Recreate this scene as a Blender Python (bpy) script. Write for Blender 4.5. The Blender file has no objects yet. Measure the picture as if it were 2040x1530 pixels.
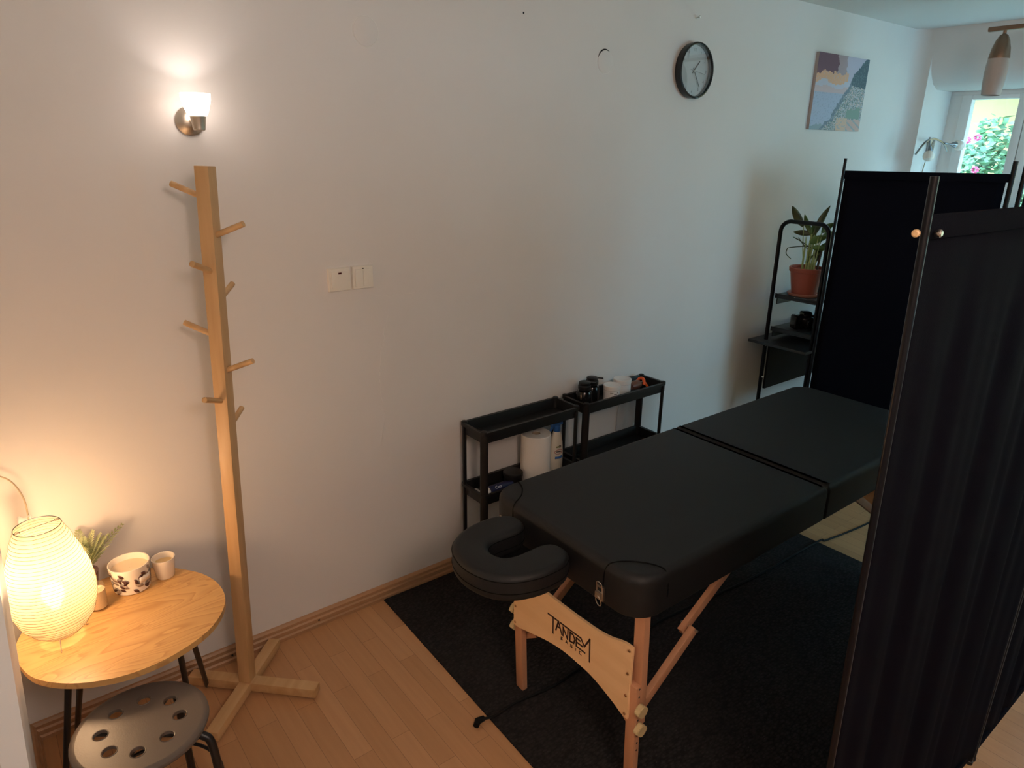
import bpy, bmesh, math, random
from mathutils import Vector, Matrix
random.seed(7)
SC = bpy.context.scene
COL = SC.collection
PI = math.pi

# ------------------------------------------------------------------ camera
cd = bpy.data.cameras.new('camera'); cam = bpy.data.objects.new('camera', cd); COL.objects.link(cam)
cd.sensor_width = 36.0; cd.lens = 24.437; cd.clip_start = .02; cd.clip_end = 200
R = Matrix(((0.78979249, -0.61322252, 0.01363659), (0.18840614, 0.26369278, 0.94602814), (-0.58372163, -0.74459671, 0.32379746)))
cam.matrix_world = Matrix.Translation((0, 0, 1.83)) @ R.transposed().to_4x4()
SC.camera = cam

# ------------------------------------------------------------------ world, sun, exposure
W = bpy.data.worlds.new('world'); SC.world = W; W.use_nodes = True
bg = W.node_tree.nodes['Background']; bg.inputs[0].default_value = (.38, .75, 1.0, 1); bg.inputs[1].default_value = 8.8
sd = bpy.data.lights.new('sun', 'SUN'); sd.energy = 1.6; sd.angle = .01; sd.color = (1, .93, .8)
sun = bpy.data.objects.new('sun', sd); COL.objects.link(sun)
sun.rotation_euler = Vector((.45, .35, -1.0)).to_track_quat('-Z', 'Y').to_euler()
# portal that guides daylight sampling through the window opening
pd = bpy.data.lights.new('window_daylight', 'AREA'); pd.shape = 'RECTANGLE'; pd.size = 3.9; pd.size_y = 1.4
pd.cycles.is_portal = True
po = bpy.data.objects.new('window_daylight', pd); COL.objects.link(po)
po.location = (5.62, .22, 1.5); po.rotation_euler = (PI/2, 0, PI/2)
pd2 = bpy.data.lights.new('fill_window_portal', 'AREA'); pd2.shape = 'RECTANGLE'; pd2.size = 1.2; pd2.size_y = 1.35; pd2.cycles.is_portal = True
po2 = bpy.data.objects.new('fill_window_portal', pd2); COL.objects.link(po2); po2.location = (4.6, -2.42, 1.625); po2.rotation_euler = (-PI/2, 0, PI)  # portal for the added front-wall window
SC.view_settings.view_transform = 'Standard'; SC.view_settings.look = 'None'
SC.view_settings.exposure = 0.66; SC.view_settings.gamma = 1.0; SC.view_settings.use_curve_mapping = False
SC.cycles.use_denoising = True
SC.cycles.max_bounces = 8; SC.cycles.diffuse_bounces = 5; SC.cycles.transparent_max_bounces = 12
SC.cycles.sample_clamp_indirect = 4.0
SC.cycles.caustics_reflective = False; SC.cycles.caustics_refractive = False

# ------------------------------------------------------------------ materials
def lin(c):
    return tuple(((v/255)/12.92 if v/255 <= .04045 else ((v/255+.055)/1.055)**2.4) for v in c)
def mat(name, col, rough=.5, metal=0, var=None, scale=(8, 8, 8), bump=0, bscale=80, spec=.5, coat=0, sheen=0, detail=4):
    m = bpy.data.materials.new(name); m.use_nodes = True; nt = m.node_tree; b = nt.nodes['Principled BSDF']
    b.inputs['Base Color'].default_value = (*col, 1); b.inputs['Roughness'].default_value = rough
    b.inputs['Metallic'].default_value = metal; b.inputs['Specular IOR Level'].default_value = spec
    b.inputs['Coat Weight'].default_value = coat; b.inputs['Sheen Weight'].default_value = sheen
    tc = nt.nodes.new('ShaderNodeTexCoord')
    if var:
        mp = nt.nodes.new('ShaderNodeMapping'); mp.inputs['Scale'].default_value = scale
        n = nt.nodes.new('ShaderNodeTexNoise'); n.inputs['Scale'].default_value = 1; n.inputs['Detail'].default_value = detail
        r = nt.nodes.new('ShaderNodeValToRGB'); r.color_ramp.elements[0].position = .35; r.color_ramp.elements[1].position = .65
        r.color_ramp.elements[0].color = (*col, 1); r.color_ramp.elements[1].color = (*var, 1)
        nt.links.new(tc.outputs['Object'], mp.inputs[0]); nt.links.new(mp.outputs[0], n.inputs['Vector'])
        nt.links.new(n.outputs['Fac'], r.inputs[0]); nt.links.new(r.outputs[0], b.inputs['Base Color'])
    if bump:
        n2 = nt.nodes.new('ShaderNodeTexNoise'); n2.inputs['Scale'].default_value = bscale; n2.inputs['Detail'].default_value = 3
        bp = nt.nodes.new('ShaderNodeBump'); bp.inputs['Strength'].default_value = bump; bp.inputs['Distance'].default_value = .004
        nt.links.new(tc.outputs['Object'], n2.inputs['Vector']); nt.links.new(n2.outputs['Fac'], bp.inputs['Height'])
        nt.links.new(bp.outputs[0], b.inputs['Normal'])
    return m
def glow(name, col, strength):
    m = bpy.data.materials.new(name); m.use_nodes = True; nt = m.node_tree; nt.nodes.clear()
    e = nt.nodes.new('ShaderNodeEmission'); e.inputs[0].default_value = (*col, 1); e.inputs[1].default_value = strength
    o = nt.nodes.new('ShaderNodeOutputMaterial'); nt.links.new(e.outputs[0], o.inputs[0]); return m
def thin(name, col, trans, clear, tint=(1, 1, 1)):
    """translucent sheet: diffuse + translucent, with a share of straight transparency"""
    m = bpy.data.materials.new(name); m.use_nodes = True; nt = m.node_tree; nt.nodes.clear(); N = nt.nodes.new; L = nt.links.new
    d = N('ShaderNodeBsdfDiffuse'); d.inputs[0].default_value = (*col, 1)
    t = N('ShaderNodeBsdfTranslucent'); t.inputs[0].default_value = (*col, 1)
    x = N('ShaderNodeBsdfTransparent'); x.inputs[0].default_value = (*tint, 1)
    a = N('ShaderNodeMixShader'); a.inputs[0].default_value = trans; L(d.outputs[0], a.inputs[1]); L(t.outputs[0], a.inputs[2])
    b = N('ShaderNodeMixShader'); b.inputs[0].default_value = clear; L(a.outputs[0], b.inputs[1]); L(x.outputs[0], b.inputs[2])
    o = N('ShaderNodeOutputMaterial'); L(b.outputs[0], o.inputs[0]); return m
def clear_glass(name, tint=(.95, .98, .98), refl=.08, rough=.02):
    m = bpy.data.materials.new(name); m.use_nodes = True; nt = m.node_tree; nt.nodes.clear(); N = nt.nodes.new; L = nt.links.new
    x = N('ShaderNodeBsdfTransparent'); x.inputs[0].default_value = (*tint, 1)
    g = N('ShaderNodeBsdfGlossy'); g.inputs[1].default_value = rough
    a = N('ShaderNodeMixShader'); a.inputs[0].default_value = refl; L(x.outputs[0], a.inputs[1]); L(g.outputs[0], a.inputs[2])
    o = N('ShaderNodeOutputMaterial'); L(a.outputs[0], o.inputs[0]); return m

M = {}
M['wall'] = mat('plaster', (.72, .69, .665), .85, var=(.69, .66, .635), scale=(1.3, 1.3, 1.3), bump=.25, bscale=14)
M['ceil'] = mat('ceiling_paint', (.74, .73, .71), .9)
M['white'] = mat('white_paint', (.86, .86, .85), .4)
M['plastic_white'] = mat('white_plastic', (.78, .74, .66), .35)
M['board'] = mat('beech_skirting', (.42, .235, .12), .45, var=(.34, .185, .09), scale=(2, 30, 30))
M['wood'] = mat('bamboo', (.60, .38, .19), .42, var=(.50, .30, .13), scale=(26, 26, 1.8))
M['woodx'] = mat('bamboo_flat', (.60, .38, .19), .42, var=(.50, .30, .13), scale=(1.8, 26, 26))
M['ply'] = mat('birch_plywood', (.86, .58, .32), .42, var=(.80, .52, .27), scale=(20, 2, 20))
M['plyedge'] = mat('plywood_edge', (.38, .22, .12), .6)
M['beech'] = mat('beech_leg', (.56, .28, .155), .45, var=(.49, .24, .13), scale=(30, 30, 3))
M['knob'] = mat('cream_plastic', (.55, .42, .22), .4)
M['leather'] = mat('black_leatherette', (.0055, .0052, .0056), .60, bump=.12, bscale=500, spec=.40)
M['piping'] = mat('black_piping', (.002, .002, .002), .7, spec=.1)
M['blackplastic'] = mat('black_plastic', (.008, .0075, .0075), .42, spec=.4)
M['blackmetal'] = mat('black_metal', (.008, .008, .009), .38, spec=.5)
M['panel'] = mat('dark_panel', (.006, .005, .005), .6, spec=.2)
M['desktop'] = mat('desktop_laminate', (.022, .025, .028), .38)
M['polemetal'] = mat('pole_metal', (.004, .004, .006), .28, spec=.22)
M['chrome'] = mat('brushed_steel', (.62, .58, .52), .28, metal=1)
M['darkchrome'] = mat('dark_chrome', (.30, .30, .31), .25, metal=1)  # darker chrome for the arms and heads of the spot fitting
M['nickel'] = mat('satin_nickel', (.66, .57, .47), .42, metal=1)
M['brass'] = mat('brass_screw', (.55, .33, .18), .3, metal=1)
M['paper'] = thin('rice_paper', (.42, .38, .245), .55, .46, (1, .97, .88))
M['opal'] = glow('lit_opal_glass', (1, .84, .73), 6.5)
M['bulb_warm'] = glow('lamp_bulb_glow', (1, .82, .55), 1.3)
M['bulb_neutral'] = glow('sconce_bulb_glow', (1, .83, .66), 60)
M['seat'] = mat('stool_plastic', (.105, .085, .072), .38, bump=.05, bscale=300)
M['terracotta'] = mat('terracotta_plastic', (.30, .075, .045), .5)
M['saucer'] = mat('saucer_plastic', (.46, .20, .14), .5)
M['soil'] = mat('potting_soil', (.03, .02, .014), .95, bump=.8, bscale=120)
M['leaf'] = mat('leaf_green', (.07, .14, .035), .5, var=(.11, .20, .05), scale=(12, 12, 12))
M['leafdark'] = mat('leaf_dark', (.045, .05, .025), .5, var=(.09, .12, .04), scale=(14, 14, 14))
M['stem'] = mat('pale_stem', (.32, .42, .16), .55)
M['fern'] = mat('dusty_green_leaf', (.22, .26, .12), .6, var=(.35, .38, .20), scale=(30, 30, 30))
M['potdark'] = mat('mauve_pot', (.16, .10, .10), .5)
M['wax'] = mat('candle_wax', (.80, .62, .42), .5)
M['waxy'] = mat('yellow_wax', (.72, .52, .25), .5)
M['ceramic'] = mat('white_ceramic', (.85, .78, .68), .25, coat=.3)
M['clear'] = clear_glass('clear_glass', (.96, .95, .92), .1)
M['pane'] = clear_glass('window_glass', (.97, .99, .98), .04)
M['paperroll'] = mat('paper_towel', (.78, .74, .68), .9, bump=.3, bscale=220)
M['bottle'] = mat('cream_bottle', (.74, .68, .56), .35)
M['blue'] = mat('blue_cap', (.03, .12, .36), .4)
M['red'] = mat('red_print', (.45, .03, .03), .5)
M['green'] = mat('green_print', (.16, .18, .03), .5)
M['navy'] = mat('navy_tube', (.012, .015, .06), .35)
M['ink'] = mat('dark_ink', (.035, .012, .010), .6)
M['grey_ink'] = mat('grey_ink', (.16, .17, .18), .6)
M['black'] = mat('black_gloss', (.006, .006, .006), .18)
M['orange'] = mat('orange_plastic', (.75, .11, .02), .35)
M['brown'] = mat('brown_plastic', (.16, .06, .035), .4)
M['jar'] = mat('white_jar', (.74, .72, .70), .35)
M['clockface'] = mat('clock_face', (.66, .70, .72), .5)
M['bronze'] = mat('bronze_metal', (.26, .17, .12), .35, metal=.8)
M['frost'] = mat('frosted_glass', (.46, .40, .37), .45)
M['bag'] = thin('thin_white_plastic', (.7, .7, .7), .4, .35)
M['yellow'] = mat('yellow_render', (.58, .36, .165), .9, bump=.2, bscale=30)
M['eave'] = mat('blue_grey_eave', (.16, .22, .30), .7)
M['pilaster'] = mat('sand_render', (.12, .095, .065), .9)
M['grass'] = mat('outdoor_paving', (.30, .28, .24), .9, var=(.35, .36, .28), scale=(3, 3, 3))
M['bush'] = mat('bush_leaf', (.10, .20, .07), .4, var=(.26, .36, .25), scale=(6, 6, 6))
M['pink'] = mat('pink_petal', (.50, .05, .14), .5)
M['cable'] = mat('black_cable', (.005, .005, .005), .6, spec=.2)
M['cord'] = mat('pale_cord', (.45, .36, .24), .5)
M['crack'] = mat('filled_crack', (.80, .78, .74), .9)
M['hole'] = mat('dark_gap', (.012, .012, .012), .9)
M['grey'] = mat('grey_fabric_edge', (.05, .05, .055), .8)

def fabric(name, col, tr):
    m = bpy.data.materials.new(name); m.use_nodes = True; nt = m.node_tree; nt.nodes.clear(); N = nt.nodes.new; L = nt.links.new
    tc = N('ShaderNodeTexCoord'); n = N('ShaderNodeTexNoise'); n.inputs['Scale'].default_value = 450
    bp = N('ShaderNodeBump'); bp.inputs['Strength'].default_value = .3; bp.inputs['Distance'].default_value = .002
    d = N('ShaderNodeBsdfPrincipled'); d.inputs['Base Color'].default_value = (*col, 1); d.inputs['Roughness'].default_value = .8
    d.inputs['Specular IOR Level'].default_value = .05; d.inputs['Sheen Weight'].default_value = 0
    L(tc.outputs['Object'], n.inputs['Vector']); L(n.outputs['Fac'], bp.inputs['Height']); L(bp.outputs[0], d.inputs['Normal'])
    t = N('ShaderNodeBsdfTranslucent'); t.inputs[0].default_value = (.030, .024, .028, 1)
    a = N('ShaderNodeMixShader'); a.inputs[0].default_value = tr; L(d.outputs[0], a.inputs[1]); L(t.outputs[0], a.inputs[2])
    o = N('ShaderNodeOutputMaterial'); L(a.outputs[0], o.inputs[0]); return m
M['screen'] = fabric('screen_fabric', (.0042, .0038, .0072), .22)

def wood_top(name, base, dark, rot, sc):
    m = mat(name, base, .38); nt = m.node_tree; N = nt.nodes.new; L = nt.links.new; b = nt.nodes['Principled BSDF']
    tc = N('ShaderNodeTexCoord'); mp = N('ShaderNodeMapping'); mp.inputs['Rotation'].default_value = (0, 0, rot); mp.inputs['Scale'].default_value = sc
    n = N('ShaderNodeTexNoise'); n.inputs['Scale'].default_value = 1.0; n.inputs['Detail'].default_value = 2.5; n.inputs['Distortion'].default_value = .6
    mu = N('ShaderNodeMath'); mu.operation = 'MULTIPLY'; mu.inputs[1].default_value = 13
    sn = N('ShaderNodeMath'); sn.operation = 'FRACT'
    r = N('ShaderNodeValToRGB'); e = r.color_ramp.elements
    e[0].position = 0; e[0].color = (*base, 1); e[1].position = 1; e[1].color = (*base, 1)
    x = r.color_ramp.elements.new(.72); x.color = (*[(p*.55+q*.45) for p, q in zip(base, dark)], 1); x = r.color_ramp.elements.new(.9); x.color = (*dark, 1)
    L(tc.outputs['Object'], mp.inputs[0]); L(mp.outputs[0], n.inputs['Vector']); L(n.outputs['Fac'], mu.inputs[0]); L(mu.outputs[0], sn.inputs[0])
    L(sn.outputs[0], r.inputs[0]); L(r.outputs[0], b.inputs['Base Color']); return m
M['veneer'] = wood_top('ash_veneer', (.62, .37, .14), (.47, .25, .085), math.radians(8), (2.2, 11, 3))

def floor_mat():
    m = mat('beech_laminate', (.5, .3, .17), .42); nt = m.node_tree; N = nt.nodes.new; L = nt.links.new; b = nt.nodes['Principled BSDF']
    tc = N('ShaderNodeTexCoord'); mp = N('ShaderNodeMapping'); mp.inputs['Rotation'].default_value = (0, 0, PI/2)
    br = N('ShaderNodeTexBrick'); br.offset = .37; br.offset_frequency = 2; br.inputs['Scale'].default_value = 1
    br.inputs['Brick Width'].default_value = .48; br.inputs['Row Height'].default_value = .066; br.inputs['Mortar Size'].default_value = .0009
    br.inputs['Color1'].default_value = (.56, .31, .150, 1); br.inputs['Color2'].default_value = (.47, .25, .115, 1); br.inputs['Mortar'].default_value = (.30, .16, .08, 1)
    mp2 = N('ShaderNodeMapping'); mp2.inputs['Scale'].default_value = (60, 3, 1)
    n = N('ShaderNodeTexNoise'); n.inputs['Scale'].default_value = 1; n.inputs['Detail'].default_value = 5
    mx = N('ShaderNodeMix'); mx.data_type = 'RGBA'; mx.blend_type = 'MULTIPLY'; mx.inputs[0].default_value = .35
    r = N('ShaderNodeValToRGB'); r.color_ramp.elements[0].color = (.72, .68, .64, 1); r.color_ramp.elements[0].position = .3; r.color_ramp.elements[1].position = .7
    L(tc.outputs['Object'], mp.inputs[0]); L(mp.outputs[0], br.inputs['Vector']); L(tc.outputs['Object'], mp2.inputs[0]); L(mp2.outputs[0], n.inputs['Vector'])
    L(n.outputs['Fac'], r.inputs[0]); L(br.outputs['Color'], mx.inputs[6]); L(r.outputs[0], mx.inputs[7]); L(mx.outputs[2], b.inputs['Base Color'])
    return m
M['floor'] = floor_mat()

def rug_mat():
    m = mat('woven_black_rug', (.012, .011, .011), .9, spec=.2); nt = m.node_tree; N = nt.nodes.new; L = nt.links.new; b = nt.nodes['Principled BSDF']
    tc = N('ShaderNodeTexCoord'); mp = N('ShaderNodeMapping'); mp.inputs['Scale'].default_value = (55, 110, 1)
    v = N('ShaderNodeTexVoronoi'); v.inputs['Scale'].default_value = 1; v.inputs['Randomness'].default_value = .7
    r = N('ShaderNodeValToRGB'); r.color_ramp.elements[0].color = (.032, .028, .027, 1); r.color_ramp.elements[1].color = (.009, .008, .008, 1); r.color_ramp.elements[1].position = .75
    n = N('ShaderNodeTexNoise'); n.inputs['Scale'].default_value = 170; r2 = N('ShaderNodeValToRGB'); r2.color_ramp.elements[0].position = .66; r2.color_ramp.elements[1].position = .8
    mx = N('ShaderNodeMix'); mx.data_type = 'RGBA'; mx.inputs[7].default_value = (.07, .06, .058, 1)
    bp = N('ShaderNodeBump'); bp.inputs['Strength'].default_value = .9; bp.inputs['Distance'].default_value = .004; bp.invert = True
    L(tc.outputs['Object'], mp.inputs[0]); L(mp.outputs[0], v.inputs['Vector']); L(v.outputs['Distance'], r.inputs[0]); L(tc.outputs['Object'], n.inputs['Vector'])
    L(n.outputs['Fac'], r2.inputs[0]); L(r2.outputs[0], mx.inputs[0]); L(r.outputs[0], mx.inputs[6]); L(mx.outputs[2], b.inputs['Base Color'])
    L(v.outputs['Distance'], bp.inputs['Height']); L(bp.outputs[0], b.inputs['Normal']); return m
M['rug'] = rug_mat()

# ------------------------------------------------------------------ mesh builder
class MB:
    def __init__(s): s.bm = bmesh.new()
    def box(s, lo, hi, bev=0, mtx=None, seg=2):
        lo = Vector(lo); hi = Vector(hi); b = bmesh.new(); bmesh.ops.create_cube(b, size=1)
        c = (lo+hi)/2; d = hi-lo
        for v in b.verts: v.co = Vector((v.co.x*d.x, v.co.y*d.y, v.co.z*d.z)) + c
        if bev: bmesh.ops.bevel(b, geom=b.edges[:], offset=bev, segments=seg, affect='EDGES', profile=.6)
        return s.take(b, mtx)
    def take(s, b, mtx=None):
        if mtx is not None: bmesh.ops.transform(b, matrix=mtx, verts=b.verts)
        me = bpy.data.meshes.new('t'); b.to_mesh(me); b.free(); s.bm.from_mesh(me); bpy.data.meshes.remove(me); return s
    def beam(s, a, b, w, t, up=(0, 0, 1), bev=.002):
        """rectangular bar from a to b; w across, t in the up-ish direction"""
        a = Vector(a); b = Vector(b); z = (b-a); L = z.length; z.normalize(); u = Vector(up); x = z.cross(u).normalized(); y = x.cross(z).normalized()
        m = Matrix((( x.x, y.x, z.x, a.x), (x.y, y.y, z.y, a.y), (x.z, y.z, z.z, a.z), (0, 0, 0, 1)))
        return s.box((-w/2, -t/2, 0), (w/2, t/2, L), bev, m)
    def rod(s, a, b, r, r2=None, n=14):
        return s.tube([a, b], [r, r if r2 is None else r2], n)
    def tube(s, pts, rad, n=12, cap=True):
        pts = [Vector(p) for p in pts]; k = len(pts); rad = rad if isinstance(rad, (list, tuple)) else [rad]*k
        rings = []; prev = None
        for i, p in enumerate(pts):
            d = (pts[min(i+1, k-1)]-pts[max(i-1, 0)]).normalized()
            if prev is None: x = d.orthogonal().normalized()
            else: x = (prev - d*prev.dot(d)).normalized()
            prev = x; y = d.cross(x)
            rings.append([s.bm.verts.new(p+(x*math.cos(2*PI*j/n)+y*math.sin(2*PI*j/n))*rad[i]) for j in range(n)])
        for i in range(k-1):
            for j in range(n): s.bm.faces.new((rings[i][j], rings[i][(j+1) % n], rings[i+1][(j+1) % n], rings[i+1][j]))
        if cap: s.bm.faces.new(rings[0][::-1]); s.bm.faces.new(rings[-1])
        return s
    def lathe(s, prof, c=(0, 0, 0), n=36, mtx=None, capb=True, capt=True):
        b = bmesh.new(); rings = []
        for r, z in prof: rings.append([b.verts.new((r*math.cos(2*PI*j/n), r*math.sin(2*PI*j/n), z)) for j in range(n)])
        for i in range(len(prof)-1):
            for j in range(n): b.faces.new((rings[i][j], rings[i][(j+1) % n], rings[i+1][(j+1) % n], rings[i+1][j]))
        if capb: b.faces.new(rings[0][::-1])
        if capt: b.faces.new(rings[-1])
        return s.take(b, (Matrix.Translation(c) @ mtx) if mtx is not None else Matrix.Translation(c))
    def prism(s, pts, z0, z1, mtx=None, bev=0):
        b = bmesh.new(); lo = [b.verts.new((x, y, z0)) for x, y in pts]; hi = [b.verts.new((x, y, z1)) for x, y in pts]; k = len(pts)
        f1 = b.faces.new(lo[::-1]); f2 = b.faces.new(hi)
        for i in range(k): b.faces.new((lo[i], lo[(i+1) % k], hi[(i+1) % k], hi[i]))
        if bev: bmesh.ops.bevel(b, geom=[e for e in b.edges if e in f1.edges[:] or e in f2.edges[:]], offset=bev, segments=2, affect='EDGES')
        return s.take(b, mtx)
    def pad(s, pts, z0, z1, rt, rb, mtx=None, seg=6, dome=0):
        """upholstered slab: outline pts (CCW), rounded top and bottom edges"""
        k = len(pts); P = [Vector((x, y)) for x, y in pts]; nor = []
        for i in range(k):
            d = (P[(i+1) % k]-P[i-1]).normalized(); nor.append(Vector((-d.y, d.x)))      # inward for CCW
        rings = []
        for q in range(seg+1):
            a = PI/2*q/seg; rings.append((rb*(1-math.sin(a)), z0+rb*(1-math.cos(a))))
        for q in range(seg+1):
            a = PI/2*q/seg; rings.append((rt*(1-math.cos(a)), z1-rt+rt*math.sin(a)))
        b = bmesh.new(); vv = []
        for ins, z in rings: vv.append([b.verts.new((*(P[i]+nor[i]*ins), z)) for i in range(k)])
        for a in range(len(vv)-1):
            for i in range(k): b.faces.new((vv[a][i], vv[a][(i+1) % k], vv[a+1][(i+1) % k], vv[a+1][i]))
        b.faces.new(vv[0][::-1]); b.faces.new(vv[-1])
        return s.take(b, mtx)
    def sheet(s, fn, nu, nv):
        g = [[s.bm.verts.new(fn(i/nu, j/nv)) for j in range(nv+1)] for i in range(nu+1)]
        for i in range(nu):
            for j in range(nv): s.bm.faces.new((g[i][j], g[i+1][j], g[i+1][j+1], g[i][j+1]))
        return s
    def build(s, name, m, parent=None, solid=0, ang=35, flat=False):
        if not parent or True: pass
        if not solid: bmesh.ops.recalc_face_normals(s.bm, faces=s.bm.faces)
        me = bpy.data.meshes.new(name); s.bm.to_mesh(me); s.bm.free(); me.materials.append(m)
        if not flat:
            me.polygons.foreach_set('use_smooth', [True]*len(me.polygons))
            me.set_sharp_from_angle(angle=math.radians(ang))
        o = bpy.data.objects.new(name, me); COL.objects.link(o)
        if parent is not None: o.parent = parent
        if solid:
            md = o.modifiers.new('thickness', 'SOLIDIFY'); md.thickness = solid; md.offset = 0
        return o
def thing(name, label, cat, loc=(0, 0, 0), rotz=0, group=None):
    o = bpy.data.objects.new(name, None); COL.objects.link(o); o.empty_display_size = .05
    o.location = loc; o.rotation_euler = (0, 0, rotz); o['label'] = label; o['category'] = cat
    if group: o['group'] = group
    return o
def tag(o, label, cat, group=None):
    o['label'] = label; o['category'] = cat
    if group: o['group'] = group
    return o
def struct(name, mb, m, parent=None, **k):
    o = mb.build(name, m, parent, **k)
    if parent is None: o['kind'] = 'structure'
    return o
def copy_tree(o, parent=None):
    c = o.copy(); COL.objects.link(c)
    if parent is not None: c.parent = parent
    for ch in list(o.children): copy_tree(ch, c)
    return c
def rrect(x0, x1, y0, y1, r, n=8):
    rr = r if isinstance(r, (list, tuple)) else [r]*4; out = []
    for (cx, cy, a0), q in zip([(x0, y0, PI), (x1, y0, 1.5*PI), (x1, y1, 0), (x0, y1, .5*PI)], rr):
        ox = cx+q if cx == x0 else cx-q; oy = cy+q if cy == y0 else cy-q
        for i in range(n+1):
            a = a0+PI/2*i/n; out.append((ox+q*math.cos(a), oy+q*math.sin(a)))
    return out
def spline(P, n=8, closed=True):
    out = []; k = len(P)
    for i in range(k if closed else k-1):
        p0, p1, p2, p3 = (Vector(P[(i+d) % k]) if closed else Vector(P[min(max(i+d, 0), k-1)]) for d in (-1, 0, 1, 2))
        for j in range(n):
            t = j/n; out.append(tuple(.5*((2*p1)+(p2-p0)*t+(2*p0-5*p1+4*p2-p3)*t*t+(3*p1-p0-3*p2+p3)*t*t*t)))
    if not closed: out.append(tuple(P[-1]))
    return out
def text_mb(items, depth=.0006):
    """items: (text, size, matrix) -> MB of extruded lettering"""
    mb = MB()
    for tx, size, mt in items:
        cu = bpy.data.curves.new('t', 'FONT'); cu.body = tx; cu.size = size; cu.extrude = depth; cu.align_x = 'CENTER'; cu.align_y = 'CENTER'; cu.resolution_u = 3
        ob = bpy.data.objects.new('t', cu); COL.objects.link(ob); dg = bpy.context.evaluated_depsgraph_get()
        me = bpy.data.meshes.new_from_object(ob.evaluated_get(dg)); me.transform(mt); mb.bm.from_mesh(me)
        bpy.data.objects.remove(ob); bpy.data.curves.remove(cu); bpy.data.meshes.remove(me)
    return mb
# plane frames: local (x,y) -> world; facing -y and facing -x
def face_my(x, y, z): return Matrix(((1, 0, 0, x), (0, 0, -1, y), (0, 1, 0, z), (0, 0, 0, 1)))
def stroke(mb, pts, w, x, t):
    """flat stroke on a plane facing -x; pts are (y,z)"""
    for (a, b), (c, d) in zip(pts, pts[1:]):
        v = Vector((c-a, d-b)); L = v.length; v.normalize(); n = Vector((-v.y, v.x))*w/2; e = v*w*.4
        q = [Vector((a, b))-e-n, Vector((c, d))+e-n, Vector((c, d))+e+n, Vector((a, b))-e+n]
        mb.take_prism_x(q, x, t)
def _tpx(s, q, x, t):
    lo = [s.bm.verts.new((x, p.x, p.y)) for p in q]; hi = [s.bm.verts.new((x-t, p.x, p.y)) for p in q]
    s.bm.faces.new(lo); s.bm.faces.new(hi[::-1])
    for i in range(len(q)): s.bm.faces.new((lo[i], hi[i], hi[(i+1) % len(q)], lo[(i+1) % len(q)]))
MB.take_prism_x = _tpx

# ================================================================== THE ROOM
D = 2.31; XL = -.125; XR = 5.10; CZ = 2.57; XW = 5.50; YF = -2.3
struct('floor', MB().box((XL-.15, YF-.15, -.06), (XW+.3, D+.15, 0)), M['floor'])
struct('ceiling', MB().box((XL-.15, YF-.15, CZ), (XW+.3, D+.15, CZ+.25)), M['ceil'])
wb = struct('wall_back', MB().box((XL-.15, D, 0), (XR, D+.15, CZ)), M['wall'])
struct('wall_left', MB().box((XL-.15, YF, 0), (XL, D, CZ)), M['wall'])
WX0, WX1, WZ0, WZ1 = 4.0, 5.2, .95, 2.3
wf = MB(); wf.box((XL-.15, YF-.15, 0), (WX0, YF, CZ)); wf.box((WX1, YF-.15, 0), (XW+.3, YF, CZ)); wf.box((WX0, YF-.15, 0), (WX1, YF, WZ0)); wf.box((WX0, YF-.15, WZ1), (WX1, YF, CZ))
struct('wall_front', wf, M['wall'])
w2 = MB(); w2.box((WX0, YF-.09, WZ0), (WX1, YF-.03, WZ0+.06)); w2.box((WX0, YF-.09, WZ1-.06), (WX1, YF-.03, WZ1))
for x in (WX0, (WX0+WX1)/2-.03, WX1-.06): w2.box((x, YF-.09, WZ0), (x+.06, YF-.03, WZ1))
w2o = struct('fill_window', w2, M['white'])  # unseen window added behind the camera to bring in more daylight
for x in (WX0+.06, (WX0+WX1)/2+.03): MB().box((x, YF-.065, WZ0+.06), (x+.48, YF-.059, WZ1-.06)).build('window_pane', M['pane'], w2o)
# right wall: pier, reveal, lintel, parapet under the window
YR = 2.21; ZL = 2.22
wr = MB()
wr.prism([(XR+.02, D+.02)]+[(XR-.075+.075*math.sin(a), D-.075+.075*math.cos(a)) for a in [PI/2*q/10 for q in range(11)]][::-1]+[(XR-.075, D+.02)], 0, CZ)
wr.box((XR, YR, 0), (XW+.3, D+.15, CZ))                       # pier whose side is the window reveal
wr.box((XW, YF, 0), (XW+.3, YR, .78))                         # parapet
# lintel with a sloped underside towards the reveal
pr = [(XR, 2.44), (5.112, 2.365), (5.14, 2.305), (5.19, 2.25), (5.26, ZL), (XW+.3, ZL), (XW+.3, CZ), (XR, CZ)]
mt = Matrix(((1, 0, 0, 0), (0, 0, 1, 0), (0, 1, 0, 0), (0, 0, 0, 1)))
wr.prism(pr, YF, YR, mt)
wr.box((XW, YF, ZL-.35), (XW+.3, -1.75, ZL)); wr.box((XW, YF, .78), (XW+.3, -1.75, ZL))
struct('wall_right', wr, M['wall'])
# skirting boards
def skirt(name, a, b, flip=False):
    """profile swept along a straight run on the back or left wall"""
    prof = [(0, 0), (.022, 0), (.022, .012), (.017, .018), (.017, .034), (.012, .04), (.012, .052), (.006, .060), (0, .062)]
    mb = MB(); A = Vector(a); B = Vector(b); d = (B-A).normalized(); n = Vector((d.y, -d.x, 0))
    r = [[mb.bm.verts.new(P+n*x+Vector((0, 0, z))) for x, z in prof] for P in (A, B)]
    for i in range(len(prof)): mb.bm.faces.new((r[0][i], r[1][i], r[1][(i+1) % len(prof)], r[0][(i+1) % len(prof)]))
    mb.bm.faces.new(r[0]); mb.bm.faces.new(r[1][::-1]); return struct(name, mb, M['board'], ang=25)
bbk = skirt('baseboard_back', (XL, D, 0), (XR, D, 0))
skirt('baseboard_left', (XL, YF, 0), (XL, D, 0))
skirt('baseboard_right', (XR, D, 0), (XR, YR, 0))
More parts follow.
